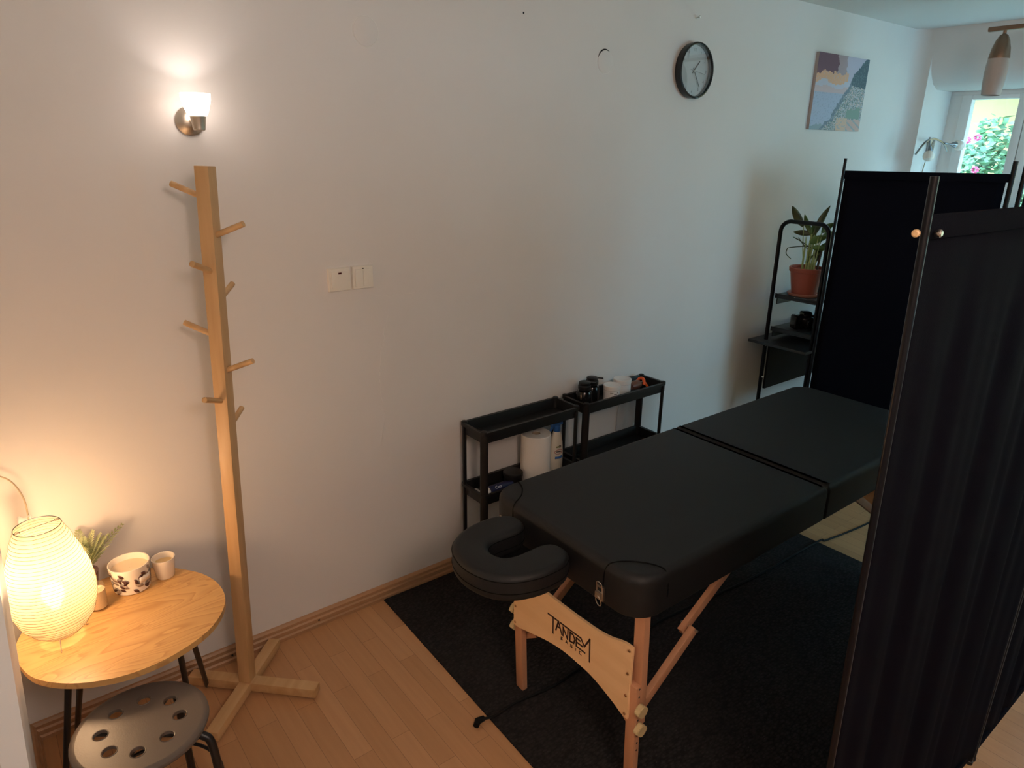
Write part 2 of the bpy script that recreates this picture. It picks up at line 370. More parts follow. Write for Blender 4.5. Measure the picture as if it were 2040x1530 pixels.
for i, x in enumerate((.497, .835, .10)):
    MB().lathe([(.004, 0), (.0035, .0022), (.001, .003)], mtx=Matrix.Rotation(PI/2, 4, 'X'), c=(x, D-.0165, .027), n=12).build('nail_head', M['hole'], bbk)
# the upright white casing close to the camera at the left wall
cs = MB(); b = bmesh.new()
prof = [(0, 1.90), (.012, 1.888), (.012, 1.865), (.019, 1.855), (.019, 1.80), (.012, 1.79), (.012, 1.30), (-.03, 1.30), (-.03, 1.90)]
lo = [b.verts.new((-.1475+x, y, 0)) for x, y in prof]; hi = [b.verts.new((-.0115+x, y, 2.1)) for x, y in prof]
for i in range(len(prof)): b.faces.new((lo[i], lo[(i+1) % len(prof)], hi[(i+1) % len(prof)], hi[i]))
b.faces.new(lo); b.faces.new(hi[::-1]); cs.take(b); struct('trim_1', cs, M['white'], ang=50)

# window with three sashes
wn = MB(); Z0 = .80; Z1 = ZL; YE = -1.75; FX0, FX1 = 5.50, 5.58
wn.box((FX0, YE, Z0), (FX1, YR, Z0+.06), .004); wn.box((FX0, YE, Z1-.028), (FX1, YR, Z1), .004)
wn.box((FX0, YR-.075, Z0+.06), (FX1, YR, Z1-.028), .002); wn.box((FX0, YE, Z0+.06), (FX1, YE+.06, Z1-.028), .002)
win = struct('window_1', wn, M['white'])
sash_edges = [(2.135, 1.745), (1.745, .92), (.92, .10), (.10, -.80), (-.80, -1.69)]
for k, (ya, yb) in enumerate(sash_edges):
    s = MB(); t = .052
    s.box((5.49, yb+.002, Z0+.06), (5.55, yb+t, Z1-.028), .005); s.box((5.49, ya-t-.012, Z0+.06), (5.55, ya-.002, Z1-.028), .005)
    s.box((5.49, yb+t, Z0+.06), (5.55, ya-t-.012, Z0+.06+t), .005); s.box((5.49, yb+t, Z1-.028-.028), (5.55, ya-t-.012, Z1-.028), .005)
    so = s.build('window_sash', M['white'], win)
    MB().box((5.515, yb+t, Z0+.06+t), (5.521, ya-t-.012, Z1-.056)).build('window_pane', M['pane'], so)
MB().box((5.12, YE, .76), (5.50, YR, .80), .006).build('window_sill', M['white'], win)

# wall details: hairline cracks are part of the wall
def crack(pts, w):
    mb = MB(); P = [Vector((x, D-.0004, z)) for x, z in pts]
    for a, b_ in zip(P, P[1:]): mb.rod(a, b_, w, n=5)
    return mb
rnd = random.Random(3)
def wiggle(pts, n=7, amp=.006):
    out = []
    for (a, b_), (c, d) in zip(pts, pts[1:]):
        for i in range(n): t = i/n; out.append((a+(c-a)*t+rnd.uniform(-amp, amp), b_+(d-b_)*t+rnd.uniform(-amp, amp)))
    return out+[pts[-1]]
crack(wiggle([(1.215, 1.22), (1.175, 1.10), (1.16, .98)]), .0006).build('wall_crack', M['crack'], wb)
crack(wiggle([(1.16, .97), (1.175, .80), (1.15, .70)]), .0005).build('wall_crack', M['crack'], wb)
crack(wiggle([(1.155, 1.30), (1.24, 1.29), (1.33, 1.295)], 5, .004), .0004).build('wall_crack', M['crack'], wb)

# ================================================================== ROUND COVERS, SCREWS, SWITCHES
def wall_disc(name, label, x, z, r, gap):
    t = thing(name, label, 'wall cover', (x, D, z))
    mt = Matrix.Rotation(PI/2, 4, 'X')
    MB().lathe([(r-.001, 0), (r-.001, .0018), (r-.003, .0026)], mtx=mt, n=48).build('cover_plate', M['wall'], t)
    mb = MB(); pts = [(math.cos(a)*r, -.0008, math.sin(a)*r) for a in [2*PI*i/48 for i in range(49)]]
    mb.tube(pts, .0011, n=6, cap=False).build('joint_ring', M['crack'], t)
    if gap:
        c = []; 
        for i in range(17):
            a = math.radians(60+100*i/16); c.append((math.cos(a)*(r+.001+.006*math.sin(PI*i/16)), math.sin(a)*(r+.001+.006*math.sin(PI*i/16))))
        for i in range(16, -1, -1):
            a = math.radians(60+100*i/16); c.append((math.cos(a)*(r-.001), math.sin(a)*(r-.001)))
        MB().prism(c, 0, .0015, mt).build('gap', M['hole'], t)
wall_disc('round_wall_cover', 'round painted wall cap with a ragged edge, right of the wall lamp', 1.176, 2.182, .046, False)
wall_disc('round_wall_cover', 'round painted wall cap with a black crescent gap, left of the clock', 2.288, 2.172, .045, True)
s = MB(); s.rod((0, 0, 0), (0, -.022, .003), .0022); s.lathe([(.001, 0), (.006, .001), (.005, .003), (.001, .005)], c=(0, -.022, .003), mtx=Matrix.Rotation(PI/2, 4, 'X'), n=14)
o = s.build('wall_screw', M['chrome']); o.location = (2.855, D, 2.40); tag(o, 'small bright screw sticking out of the wall above the clock', 'screw')
o = MB().lathe([(.004, 0), (.0035, .001)], mtx=Matrix.Rotation(PI/2, 4, 'X'), n=10).build('screw_hole', M['hole']); o.location = (1.841, D, 2.309)
tag(o, 'small dark drill hole high on the wall between the two round caps', 'hole')

def switch(x0, label, double):
    t = thing('light_switch', label, 'light switch', (x0, D, 1.375), group=None)
    w = .0415; h = .0415; mb = MB()
    ring = [(1.0, 0), (1.0, .004), (.94, .012), (.80, .0125)]
    b = bmesh.new(); rr = []
    for s_, y in ring: rr.append([b.verts.new((sx*w*s_, -y, sz*h*s_)) for sx, sz in ((-1, -1), (1, -1), (1, 1), (-1, 1))])
    for i in range(3):
        for j in range(4): b.faces.new((rr[i][j], rr[i][(j+1) % 4], rr[i+1][(j+1) % 4], rr[i+1][j]))
    b.faces.new(rr[3]); b.faces.new(rr[0][::-1]); mb.take(b); mb.build('frame_plate', M['plastic_white'], t)
    k = .031
    if double:
        for s_ in (-1, 1): MB().box((s_*k if s_ < 0 else .0006, -.016, -k), (-.0006 if s_ < 0 else k, -.011, k), .001).build('rocker', M['plastic_white'], t)
        MB().box((-.0025, -.0165, k-.0002), (.0025, -.0125, k+.003), .0003).build('indicator', M['hole'], t)
    else:
        MB().box((-k, -.0165, -k), (k, -.011, k), .001).build('rocker', M['plastic_white'], t)
        MB().box((-.006, -.0172, .020), (.006, -.016, .026), .0003).build('indicator', mat('dark_red_lens', (.06, .005, .005), .3), t)
    return t
switch(1.022, 'cream light switch with a single rocker and dark red indicator window', False)
switch(1.112, 'cream light switch with two narrow rockers side by side', True)

# ================================================================== WALL CLOCK
ck = thing('wall_clock', 'round black rimmed wall clock with grey face showing twenty-four past one', 'clock', (2.857, D, 2.176))
mt = Matrix.Rotation(PI/2, 4, 'X')
MB().lathe([(.105, 0), (.121, .004), (.123, .030), (.121, .036), (.116, .038), (.112, .036), (.111, .012), (.104, .010)], mtx=mt, n=64).build('rim', M['black'], ck)
fc = MB().lathe([(.112, .011), (.112, .0125)], mtx=mt, n=64).build('dial', M['clockface'], ck)
for h in range(1, 13):
    a = math.radians(90-30*h); text_mb([(str(h), .019, face_my(math.cos(a)*.091, -.0129, math.sin(a)*.091))], .0003).build('numeral', M['grey_ink'], fc, flat=True)
def hand(a, l0, l1, w, y, m, nm):
    a = math.radians(90-a); d = Vector((math.cos(a), 0, math.sin(a))); p = Vector((0, y, 0))
    MB().beam(p-d*l0, p+d*l1, w, .001, up=(0, 1, 0), bev=0).build(nm, m, ck)
hand(41, .014, .058, .0045, -.016, M['black'], 'hour_hand'); hand(146, .014, .082, .0038, -.018, M['black'], 'minute_hand'); hand(98, .03, .080, .0012, -.0195, M['grey_ink'], 'second_hand')
MB().lathe([(.004, .013), (.004, .021)], mtx=mt, n=16).build('centre_pin', M['chrome'], ck)
MB().lathe([(.1115, .0305), (.1115, .0315)], mtx=mt, n=64).build('cover_glass', clear_glass('clock_glass', (.97, .98, .98), .13, .0), ck)

# ================================================================== CANVAS PICTURE
pc = thing('canvas_picture', 'canvas print of a pastel hillside town by a pale sea under a pink sky', 'picture', (3.915, D, 1.944))
PW, PH = .565, .402
MB().box((0, -.018, 0), (PW, 0, PH), .0015).build('stretcher', mat('canvas_side', (.42, .36, .34), .8), pc)
NX, NY = 120, 86
me = bpy.data.meshes.new('printed_canvas'); vs = [(PW*i/NX, -.0186, PH*j/NY) for j in range(NY+1) for i in range(NX+1)]
fs = [(j*(NX+1)+i, j*(NX+1)+i+1, (j+1)*(NX+1)+i+1, (j+1)*(NX+1)+i) for j in range(NY) for i in range(NX)]
me.from_pydata(vs, [], fs)
from mathutils import noise
def paint(u, v):
    n = noise.noise(Vector((u*7, v*7, 1.7)))*.06 + noise.noise(Vector((u*22, v*22, 5)))*.025
    n2 = noise.noise(Vector((u*40, v*40, 9)))
    ridge = .30 + .62*max(0, v)**1.25 + n*.9          # left limit of the hillside
    if v < .12: ridge = .30-(.12-v)*1.2+n
    if u > ridge:
        dep = (u-ridge)
        if v > .72-.10*u+n: return lin((78, 98, 108)) if n2 < .1 else lin((96, 116, 122))
        if dep < .07: return lin((112, 128, 142)) if n2 < .15 else lin((140, 150, 160))
        if .68 < u < .96 and .18 < v < .33+n: return lin((128, 152, 142))
        if v < .16 and u > .72: return lin((196, 168, 160)) if abs(((u*3+v*5) % .5)-.25) > .06 else lin((150, 165, 172))
        if v < .18 and .5 < u < .72: return lin((206, 176, 156)) if n2 < .2 else lin((170, 170, 172))
        c = [lin((190, 176, 180)), lin((150, 160, 166)), lin((206, 184, 178)), lin((110, 128, 132)), lin((178, 182, 190)), lin((132, 146, 138))]
        k = int((noise.noise(Vector((u*45, v*38, 3)))+1)*3.2+(int(u*44)*7+int(v*33)*5) % 3) % 6
        return c[k]
    if v < .06+n*.5: return lin((140, 158, 168))
    if v < .50: return lin((168, 178, 198)) if n2 < .25 else lin((158, 168, 188))
    if v < .57+n: return lin((196, 176, 180))
    if v < .64+n*1.2: return lin((188, 188, 202))
    if v < .76+n and u < .62: return lin((214, 168, 138)) if n2 < .2 else lin((204, 172, 158))
    if v > .82-.12*(1-u)+n and u < .36+n*1.5: return lin((112, 84, 98))
    if u < .55+n: return lin((164, 148, 154))
    return lin((182, 178, 194))
ca = me.color_attributes.new('print', 'FLOAT_COLOR', 'CORNER')
k = 0
for j in range(NY):
    for i in range(NX):
        c = paint((i+.5)/NX, (j+.5)/NY)
        for q in range(4): ca.data[k].color = (*c, 1); k += 1
mp = mat('printed_canvas', (.5, .5, .5), .75); at = mp.node_tree.nodes.new('ShaderNodeAttribute'); at.attribute_name = 'print'
mp.node_tree.links.new(at.outputs['Color'], mp.node_tree.nodes['Principled BSDF'].inputs['Base Color']); me.materials.append(mp)
po_ = bpy.data.objects.new('printed_canvas', me); COL.objects.link(po_); po_.parent = pc

# ================================================================== WALL LAMP (sconce)
sn = thing('wall_lamp', 'lit wall lamp with white glass cup on a round nickel plate above the coat stand', 'wall lamp', (.590, D, 1.886))
MB().lathe([(.040, 0), (.040, .006), (.034, .010), (.026, .020), (.014, .026)], mtx=Matrix.Rotation(PI/2, 4, 'X'), n=40).build('wall_plate', M['nickel'], sn)
s = MB(); s.tube([(0, -.02, 0), (0, -.05, -.004), (0, -.095, -.012)], .007); s.lathe([(.014, -.026), (.0165, -.024), (.021, .010), (.022, .012)], c=(0, -.095, 0), n=28); s.build('holder', M['nickel'], sn)
sh = MB().lathe([(.022, .012), (.027, .016), (.034, .034), (.039, .055), (.040, .072), (.038, .072), (.037, .055), (.032, .034), (.025, .018)], c=(0, -.095, 0), n=40, capb=False, capt=False).build('glass_shade', M['opal'], sn)
MB().lathe([(.012, .010), (.014, .013), (.010, .018), (.002, .020)], c=(0, -.095, 0), n=20).build('bulb', M['bulb_neutral'], sn)
ld = bpy.data.lights.new('wall_lamp_light', 'POINT'); ld.energy = .6; ld.color = (1, .86, .80); ld.shadow_soft_size = .010
lo_ = bpy.data.objects.new('wall_lamp_light', ld); COL.objects.link(lo_); lo_.location = (.590, D-.095, 1.886+.036)

# ================================================================== COAT STAND
cr = thing('coat_stand', 'tall bamboo coat stand with eight round pegs on a cross base', 'coat stand', (.497, 2.118, 0), PI/4)
# local axes: +x -> world (1,1), +y -> world (-1,1)
MB().beam((-.240, 0, .028), (.212, 0, .028), .042, .034).build('base_bar', M['woodx'], cr)
b_ = MB(); b_.beam((0, -.255, .028), (0, .212, .028), .042, .034); o = b_.build('base_bar', M['woodx'], cr)
for p in [(-.222, 0), (.193, 0), (0, -.236), (0, .193)]: MB().box((p[0]-.014, p[1]-.014, 0), (p[0]+.014, p[1]+.014, .0115), .002).build('foot_pad', M['plyedge'], cr)
LX = (.072+.010)*.7071; LY = (-.072+.010)*.7071
top = Vector((LX, LY, 1.766))
MB().beam((0, 0, .045), top, .042, .042, up=(0, 1, 0)).build('post', M['wood'], cr)
ax = {'L': (0, 1), 'R': (0, -1), 'F': (-1, 0), 'B': (1, 0)}
for kd, z in [('L', 1.681), ('R', 1.575), ('F', 1.475), ('B', 1.382), ('L', 1.281), ('R', 1.173), ('F', 1.08), ('B', .979)]:
    c = Vector((0, 0, .045)).lerp(top, (z-.045)/(1.766-.045)); a = Vector((*ax[kd], 0))
    MB().rod(c+a*.012, c+a*(.021+.083)+Vector((0, 0, .036)), .0085, n=16).build('peg', M['woodx'], cr)

# ================================================================== SIDE TABLE
st = thing('side_table', 'small pebble-shaped ash side table on thin black legs in the corner', 'table')
OUT = [(-.103, 2.03), (-.096, 1.965), (-.070, 1.885), (-.015, 1.820), (.055, 1.776), (.14, 1.753), (.242, 1.764), (.345, 1.815), (.412, 1.905), (.428, 2.00), (.407, 2.095), (.355, 2.175), (.29, 2.232), (.20, 2.262), (.10, 2.255), (.0, 2.215), (-.07, 2.13)]
op = spline([(x, y) for x, y in OUT], 6)
MB().prism(op, .502, .520, bev=.003).build('tabletop', M['veneer'], st)
for a, b_ in [((.0, 1.86, .505), (-.085, 1.915, 0)), ((.03, 1.875, .505), (-.02, 2.20, 0)), ((.262, 1.84, .505), (.292, 2.0, 0)), ((.302, 1.885, .505), (.385, 2.222, 0))]:
    MB().rod((a[0], a[1], .500), (b_[0], b_[1], 0), .0085, .0075).build('leg', M['blackmetal'], st)
for x in (.016, .283): MB().box((x-.03, 1.84, .497), (x+.03, 1.90, .5015), .001).build('mounting_plate', M['blackmetal'], st)

# ================================================================== PAPER LAMP
TZ = .520; lx, ly = .010, 2.018
tl = thing('table_lamp', 'glowing rice paper table lamp with thin ribs on wire feet', 'lamp', (lx, ly, TZ))
def prof_r(t):   # t 0..1 bottom to top
    pts = [(0, .050), (.06, .070), (.16, .091), (.30, .103), (.42, .105), (.55, .101), (.70, .089), (.85, .073), (1, .054)]
    for (a, ra), (b_, rb) in zip(pts, pts[1:]):
        if t <= b_: 
            q = (t-a)/(b_-a); return ra+(rb-ra)*(q*q*(3-2*q)*.35+q*.65)
    return .054
ZB, ZT = .028, .352; NR = 34; pf = []
for i in range(NR*4+1):
    t = i/(NR*4); pf.append((prof_r(t)-.0011*abs(math.sin(PI*i/4))**.6, ZB+(ZT-ZB)*t))
shd = MB().lathe(pf, n=56, capb=False, capt=False).build('paper_shade', M['paper'], tl, ang=80)
rib = MB()
for i in range(NR+1):
    t = i/NR; r = prof_r(t)+.0001; z = ZB+(ZT-ZB)*t; rib.tube([(r*math.cos(2*PI*j/48), r*math.sin(2*PI*j/48), z) for j in range(49)], .0005, n=4, cap=False)
rib.build('rib_wires', mat('bamboo_rib', (.09, .045, .015), .8, spec=.1), tl)
ring = MB(); ring.tube([(.054*math.cos(2*PI*j/48), .054*math.sin(2*PI*j/48), ZT) for j in range(49)], .0010, n=6, cap=False)
ring.rod((-.052, -.012, ZT), (.052, .012, ZT), .0007, n=6); 
for sx in (-1, 1): ring.tube([(sx*.045+.006*math.cos(a), sx*.011+.006*math.sin(a), ZT) for a in [2*PI*j/16 for j in range(17)]], .0006, n=5, cap=False)
ring.build('top_ring', M['blackmetal'], tl)
# inner wire frame and feet
for k in range(3):
    a = math.radians(-100+120*k); c, s_ = math.cos(a), math.sin(a)
    MB().tube([(c*.047, s_*.047, ZB+.004), (c*.064, s_*.064, .002), (c*.070, s_*.070, .0015)], .0013, n=6).build('wire_foot', M['nickel'], tl)
fr = MB()
for k in range(2):
    a = math.radians(70+180*k); fr.tube([(math.cos(a)*r, math.sin(a)*r, z) for r, z in [(.047, ZB+.004), (.012, ZB+.02), (.010, .10)]], .001, n=5)
fr.rod((0, 0, ZB+.02), (0, 0, .10), .012); fr.build('lamp_holder', M['plastic_white'], tl)
MB().lathe([(.010, .10), (.014, .108), (.024, .128), (.027, .148), (.022, .166), (.010, .176), (.002, .178)], n=28).build('bulb', M['bulb_warm'], tl)
ld = bpy.data.lights.new('table_lamp_light', 'POINT'); ld.energy = 6.6; ld.color = (1, .63, .38); ld.shadow_soft_size = .045
lo_ = bpy.data.objects.new('table_lamp_light', ld); COL.objects.link(lo_); lo_.location = (lx, ly, TZ+.215)

# cord rising behind the lamp
cp = spline([(-.095, 2.292, .925), (-.055, 2.285, .930), (-.022, 2.272, .905), (-.004, 2.235, .86), (-.004, 2.20, .80), (.0, 2.17, .74)], 8, False)
o = MB().tube(cp, .0022, n=8).build('power_cord', M['cord'], tl); o.location = (-lx, -ly, -TZ)
tp = MB(); tp.sheet(lambda u, v: (-.030+.034*u, 2.215-.01*u, .70+.12*v+.004*math.sin(u*9)), 8, 8); o = tp.build('plastic_tag', M['bag'], tl, solid=.0006); o.location = (-lx, -ly, -TZ)

# ================================================================== CANDLES, SMALL FERN
def jar(name, label, x, y, r0, r1, h, wall, fill, mw, mo):
    t = thing(name, label, 'candle', (x, y, TZ), group=None)
    MB().lathe([(r0*.9, 0), (r0, .004), (r1, h), (r1-wall, h), (r0-wall, .006), (.002, .006)], n=40, capt=False, capb=True).build('holder', mo, t)
    MB().lathe([(r0-wall*1.05, .008), (r0+(r1-r0)*fill-wall*1.05, h*fill), (.001, h*fill)], n=32, capt=False).build('wax', mw, t)
    return t
M['leafjar'] = M['ceramic']
c2 = jar('candle', 'large white candle bowl printed with grey and brown leaves', .212, 2.163, .051, .0575, .088, .003, .78, M['wax'], M['ceramic'])
rnd = random.Random(12)
cols = [mat('print_grey', (.22, .20, .19), .5), mat('print_taupe', (.34, .27, .22), .5), mat('print_brown', (.07, .025, .02), .5)]
for k in range(3):
    mb = MB()
    for q in range(30):
        a = rnd.uniform(0, 2*PI) ; z = .012+.062*((q*.618+k*.3) % 1); th = rnd.choice((.5, .8, 2.3, 2.6))+rnd.uniform(-.2, .2); L = rnd.uniform(.022, .030)*(1 if k < 2 else .75); wd = L*.24
        pts = []
        for i in range(12):
            t = i/11 if i < 6 else (11-i)/11*2 - 0
        outl = [(L*(i/5-.5)*2*.5, wd*math.sin(PI*i/5)) for i in range(6)]+[(L*(i/5-.5)*2*.5, -wd*math.sin(PI*i/5)) for i in range(4, 0, -1)]
        vv = []
        for u, v in outl:
            U = u*math.cos(th)-v*math.sin(th); V = u*math.sin(th)+v*math.cos(th); zz = min(max(z+V, .003), .084); rr = .051+(.0575-.051)*zz/.088+.0005+.0002*k
            aa = a+U/rr; vv.append((rr*math.cos(aa), rr*math.sin(aa), zz))
        mb = MB(); mb.bm.faces.new([mb.bm.verts.new(v) for v in vv]); mb.build('leaf_print', cols[k], c2, solid=.0003)
mb = MB(); vv = []
mb.sheet(lambda u, v: ((.0562)*math.cos(-1.30+u*.75), (.0562)*math.sin(-1.30+u*.75), .034+.020*v), 8, 1); mb.build('paper_label', M['ceramic'], c2, solid=.0006)
jar('candle', 'plain small white ceramic candle cup nearest the coat stand', .307, 2.165, .027, .0345, .068, .0025, .72, M['waxy'], M['ceramic'])
jar('candle', 'slim clear glass candle half hidden behind the paper lamp', .1125, 2.105, .0235, .0245, .080, .0015, .80, M['wax'], M['clear'])
fp = thing('potted_fern', 'small artificial fern in a dark mauve pot behind the paper lamp', 'plant', (.098, 2.212, TZ))
MB().lathe([(.026, 0), (.028, .003), (.037, .066), (.038, .072), (.034, .072), (.033, .066)], n=28).build('pot', M['potdark'], fp)
MB().lathe([(.033, .060), (.001, .064)], n=20, capt=False).build('soil', M['soil'], fp)
rnd = random.Random(5)
def leaflet(mb, p, d, n, L, w):
    d = d.normalized(); s_ = d.cross(n).normalized()*w
    q = [p, p+d*L*.45+s_, p+d*L, p+d*L*.45-s_]
    mb.bm.faces.new([mb.bm.verts.new(v) for v in q])
for k in range(24):
    a = 2*PI*k/24+rnd.uniform(-.2, .2); tilt = rnd.uniform(.25, .8) if k % 2 else rnd.uniform(.05, .35); L = rnd.uniform(.105, .160)
    h = Vector((math.cos(a), math.sin(a), 0)); mb = MB(); path = []
    for i in range(15):
        t = i/14; p = Vector((.004, 0, .062))+h*(L*t*math.sin(tilt)*(1+.4*t))+Vector((0, 0, L*t*math.cos(tilt)*(1-.18*t)))
        p.y = min(p.y, .078); q2 = Vector((lx-.098, ly-2.212)); dv = Vector((p.x, p.y))-q2
        if dv.length < .122: dv = dv.normalized()*.122; p.x, p.y = q2.x+dv.x, q2.y+dv.y
        path.append(p)
    mb.tube(path, [.0013]*7+[.0008]*8, n=5)
    side = Vector((-h.y, h.x, 0))
    for i in range(3, 15):
        p = path[i]; d = (path[i]-path[i-1]).normalized(); w = .022*math.sin(PI*min(1, (i-1)/14)**.7)+.006
        for s_ in (-1, 1): leaflet(mb, p, side*s_+d*.9, d.cross(side), w*1.15, .0036)
    mb.build('frond', M['fern'], fp, flat=True)

# ================================================================== STOOL
sto = thing('stool', 'low round stool with eight holes in its brown-grey seat', 'stool', (.121, 1.638, 0), math.radians(7))
SR = .157
b = bmesh.new(); n = 96; HR = .0165; HC = .0885
# top surface as rings with holes cut by boolean
b = bmesh.new(); ed = []
def circ(r, cx=0, cy=0, m=24):
    v = [b.verts.new((cx+r*math.cos(2*PI*q/m), cy+r*math.sin(2*PI*q/m), .4485)) for q in range(m)]
    return [b.edges.new((v[q], v[(q+1) % m])) for q in range(m)]
ed = circ(SR-.014, m=64); HA = [2*PI*(k+.5)/8 for k in range(8)]
for a in HA: ed += circ(HR, math.cos(a)*HC, math.sin(a)*HC)
bmesh.ops.triangle_fill(b, edges=ed, use_beauty=True, use_dissolve=False)
bmesh.ops.recalc_face_normals(b, faces=b.faces)
if b.faces[0].normal.z < 0: bmesh.ops.reverse_faces(b, faces=b.faces[:])
rt_ = bmesh.ops.extrude_face_region(b, geom=b.faces[:])
for v in [g for g in rt_['geom'] if isinstance(g, bmesh.types.BMVert)]: v.co.z -= .008
mb = MB(); mb.take(b)
mb.lathe([(SR-.0142, .4405), (SR-.010, .432), (SR-.003, .432), (SR, .438), (SR-.001, .444), (SR-.006, .4475), (SR-.0142, .4485)], n=64, capb=False, capt=False)
bmesh.ops.remove_doubles(mb.bm, verts=mb.bm.verts, dist=.0004)
seat = mb.build('seat', M['seat'], sto)
for k in range(8):
    a = 2*PI*(k+.5)/8
    MB().lathe([(HR+.0002, .4408), (HR+.0022, .4483), (HR+.0014, .4496), (HR-.0004, .4490), (HR-.0010, .4408)], c=(math.cos(a)*HC, math.sin(a)*HC, 0), n=24, capt=False, capb=False).build('hole_rim', M['seat'], sto)
for k in range(4):
    a = PI/4+PI/2*k; c, s_ = math.cos(a), math.sin(a)
    pts = spline([(c*.03, s_*.03, .424), (c*.10, s_*.10, .424), (c*.150, s_*.150, .418), (c*.172, s_*.172, .38), (c*.180, s_*.180, .20), (c*.188, s_*.188, 0)], 6, False)
    pts[-1] = (c*.188, s_*.188, .0); MB().tube(pts, .0105, n=12).build('leg', M['blackmetal'], sto)
MB().tube([(.165*math.cos(2*PI*j/40), .165*math.sin(2*PI*j/40), .22) for j in range(41)], .005, n=8, cap=False).build('ring_brace', M['blackmetal'], sto)

# ================================================================== RUG, CABLE
rg = MB(); b = bmesh.new()
q = [(1.070, .62), (3.045, .62), (3.035, 2.262), (1.118, 2.283)]
rg.prism(q, 0, .008, bev=.002); o = rg.build('rug', M['rug']); tag(o, 'large black woven rug under the massage table', 'rug')
cb = spline([(1.070, 1.497, .014), (1.12, 1.485, .013), (1.21, 1.489, .013), (1.353, 1.470, .013), (1.484, 1.478, .013), (1.718, 1.476, .013), (1.989, 1.478, .013), (2.51, 1.431, .013), (3.027, 1.418, .013), (3.10, 1.40, .0085), (3.505, 1.356, .005), (4.3, 1.33, .005)], 6, False)
t = thing('power_cable', 'black cable trailing across the rug beneath the massage table', 'cable')
MB().tube(cb, .0048, n=8).build('cable_run', M['cable'], t)
MB().tube([(1.036, 1.488, .012), (1.052, 1.500, .014), (1.075, 1.496, .016)], [.010, .012, .009], n=12).build('plug', M['cable'], t)

# ================================================================== MASSAGE TABLE
mt_ = thing('massage_table', 'black padded massage table with beech legs and a horseshoe face cradle', 'massage table')
TY0, TY1 = .985, 1.645; TT = .770; TB = .640; XM = 2.125; XE = 3.045
for (x0, x1, rad) in ((1.200, XM-.0008, [.085, .012, .012, .085]), (XM+.0008, XE, [.012, .085, .085, .012])):
    cu = MB().pad(rrect(x0, x1, TY0, TY1, rad, 10), TB, TT, .024, .012, seg=8).build('cushion', M['leather'], mt_, ang=60)
# welt seams round the head end corners
for ys in (1, -1):
    yc = TY1-.085 if ys > 0 else TY0+.085
    pts = []
    for i in range(13):
        t = i/12; ang = PI*t; 
        pts.append((1.200+.012+.085*(1-math.cos(ang*.5))*.0+ .0, 0, 0))
    arc = []
    for i in range(15):
        t = i/14; x = 1.197+.0+.145*math.sin(PI*.5*t) ; y = yc-ys*.062*math.cos(PI*.5*t)
        z = TT+.001 if t > .33 else TT-.045+(.046)*math.sin(PI*.5*t/.33)
        arc.append((x, y, z))
    arc2 = spline([(1.1995, yc-ys*.045, .690), (1.2003, yc-ys*.043, .742), (1.210, yc-ys*.038, .7655), (1.232, yc-ys*.028, .7705), (1.26, yc-ys*.010, .7708), (1.288, yc+ys*.020, .7708), (1.304, yc+ys*.050, .7706), (1.31, yc+ys*.074, .7650), (1.312, yc+ys*.0853, .72), (1.312, yc+ys*.0855, .69)], 5, False)
    MB().tube(arc2, .0022, n=6).build('corner_seam', M['piping'], mt_)
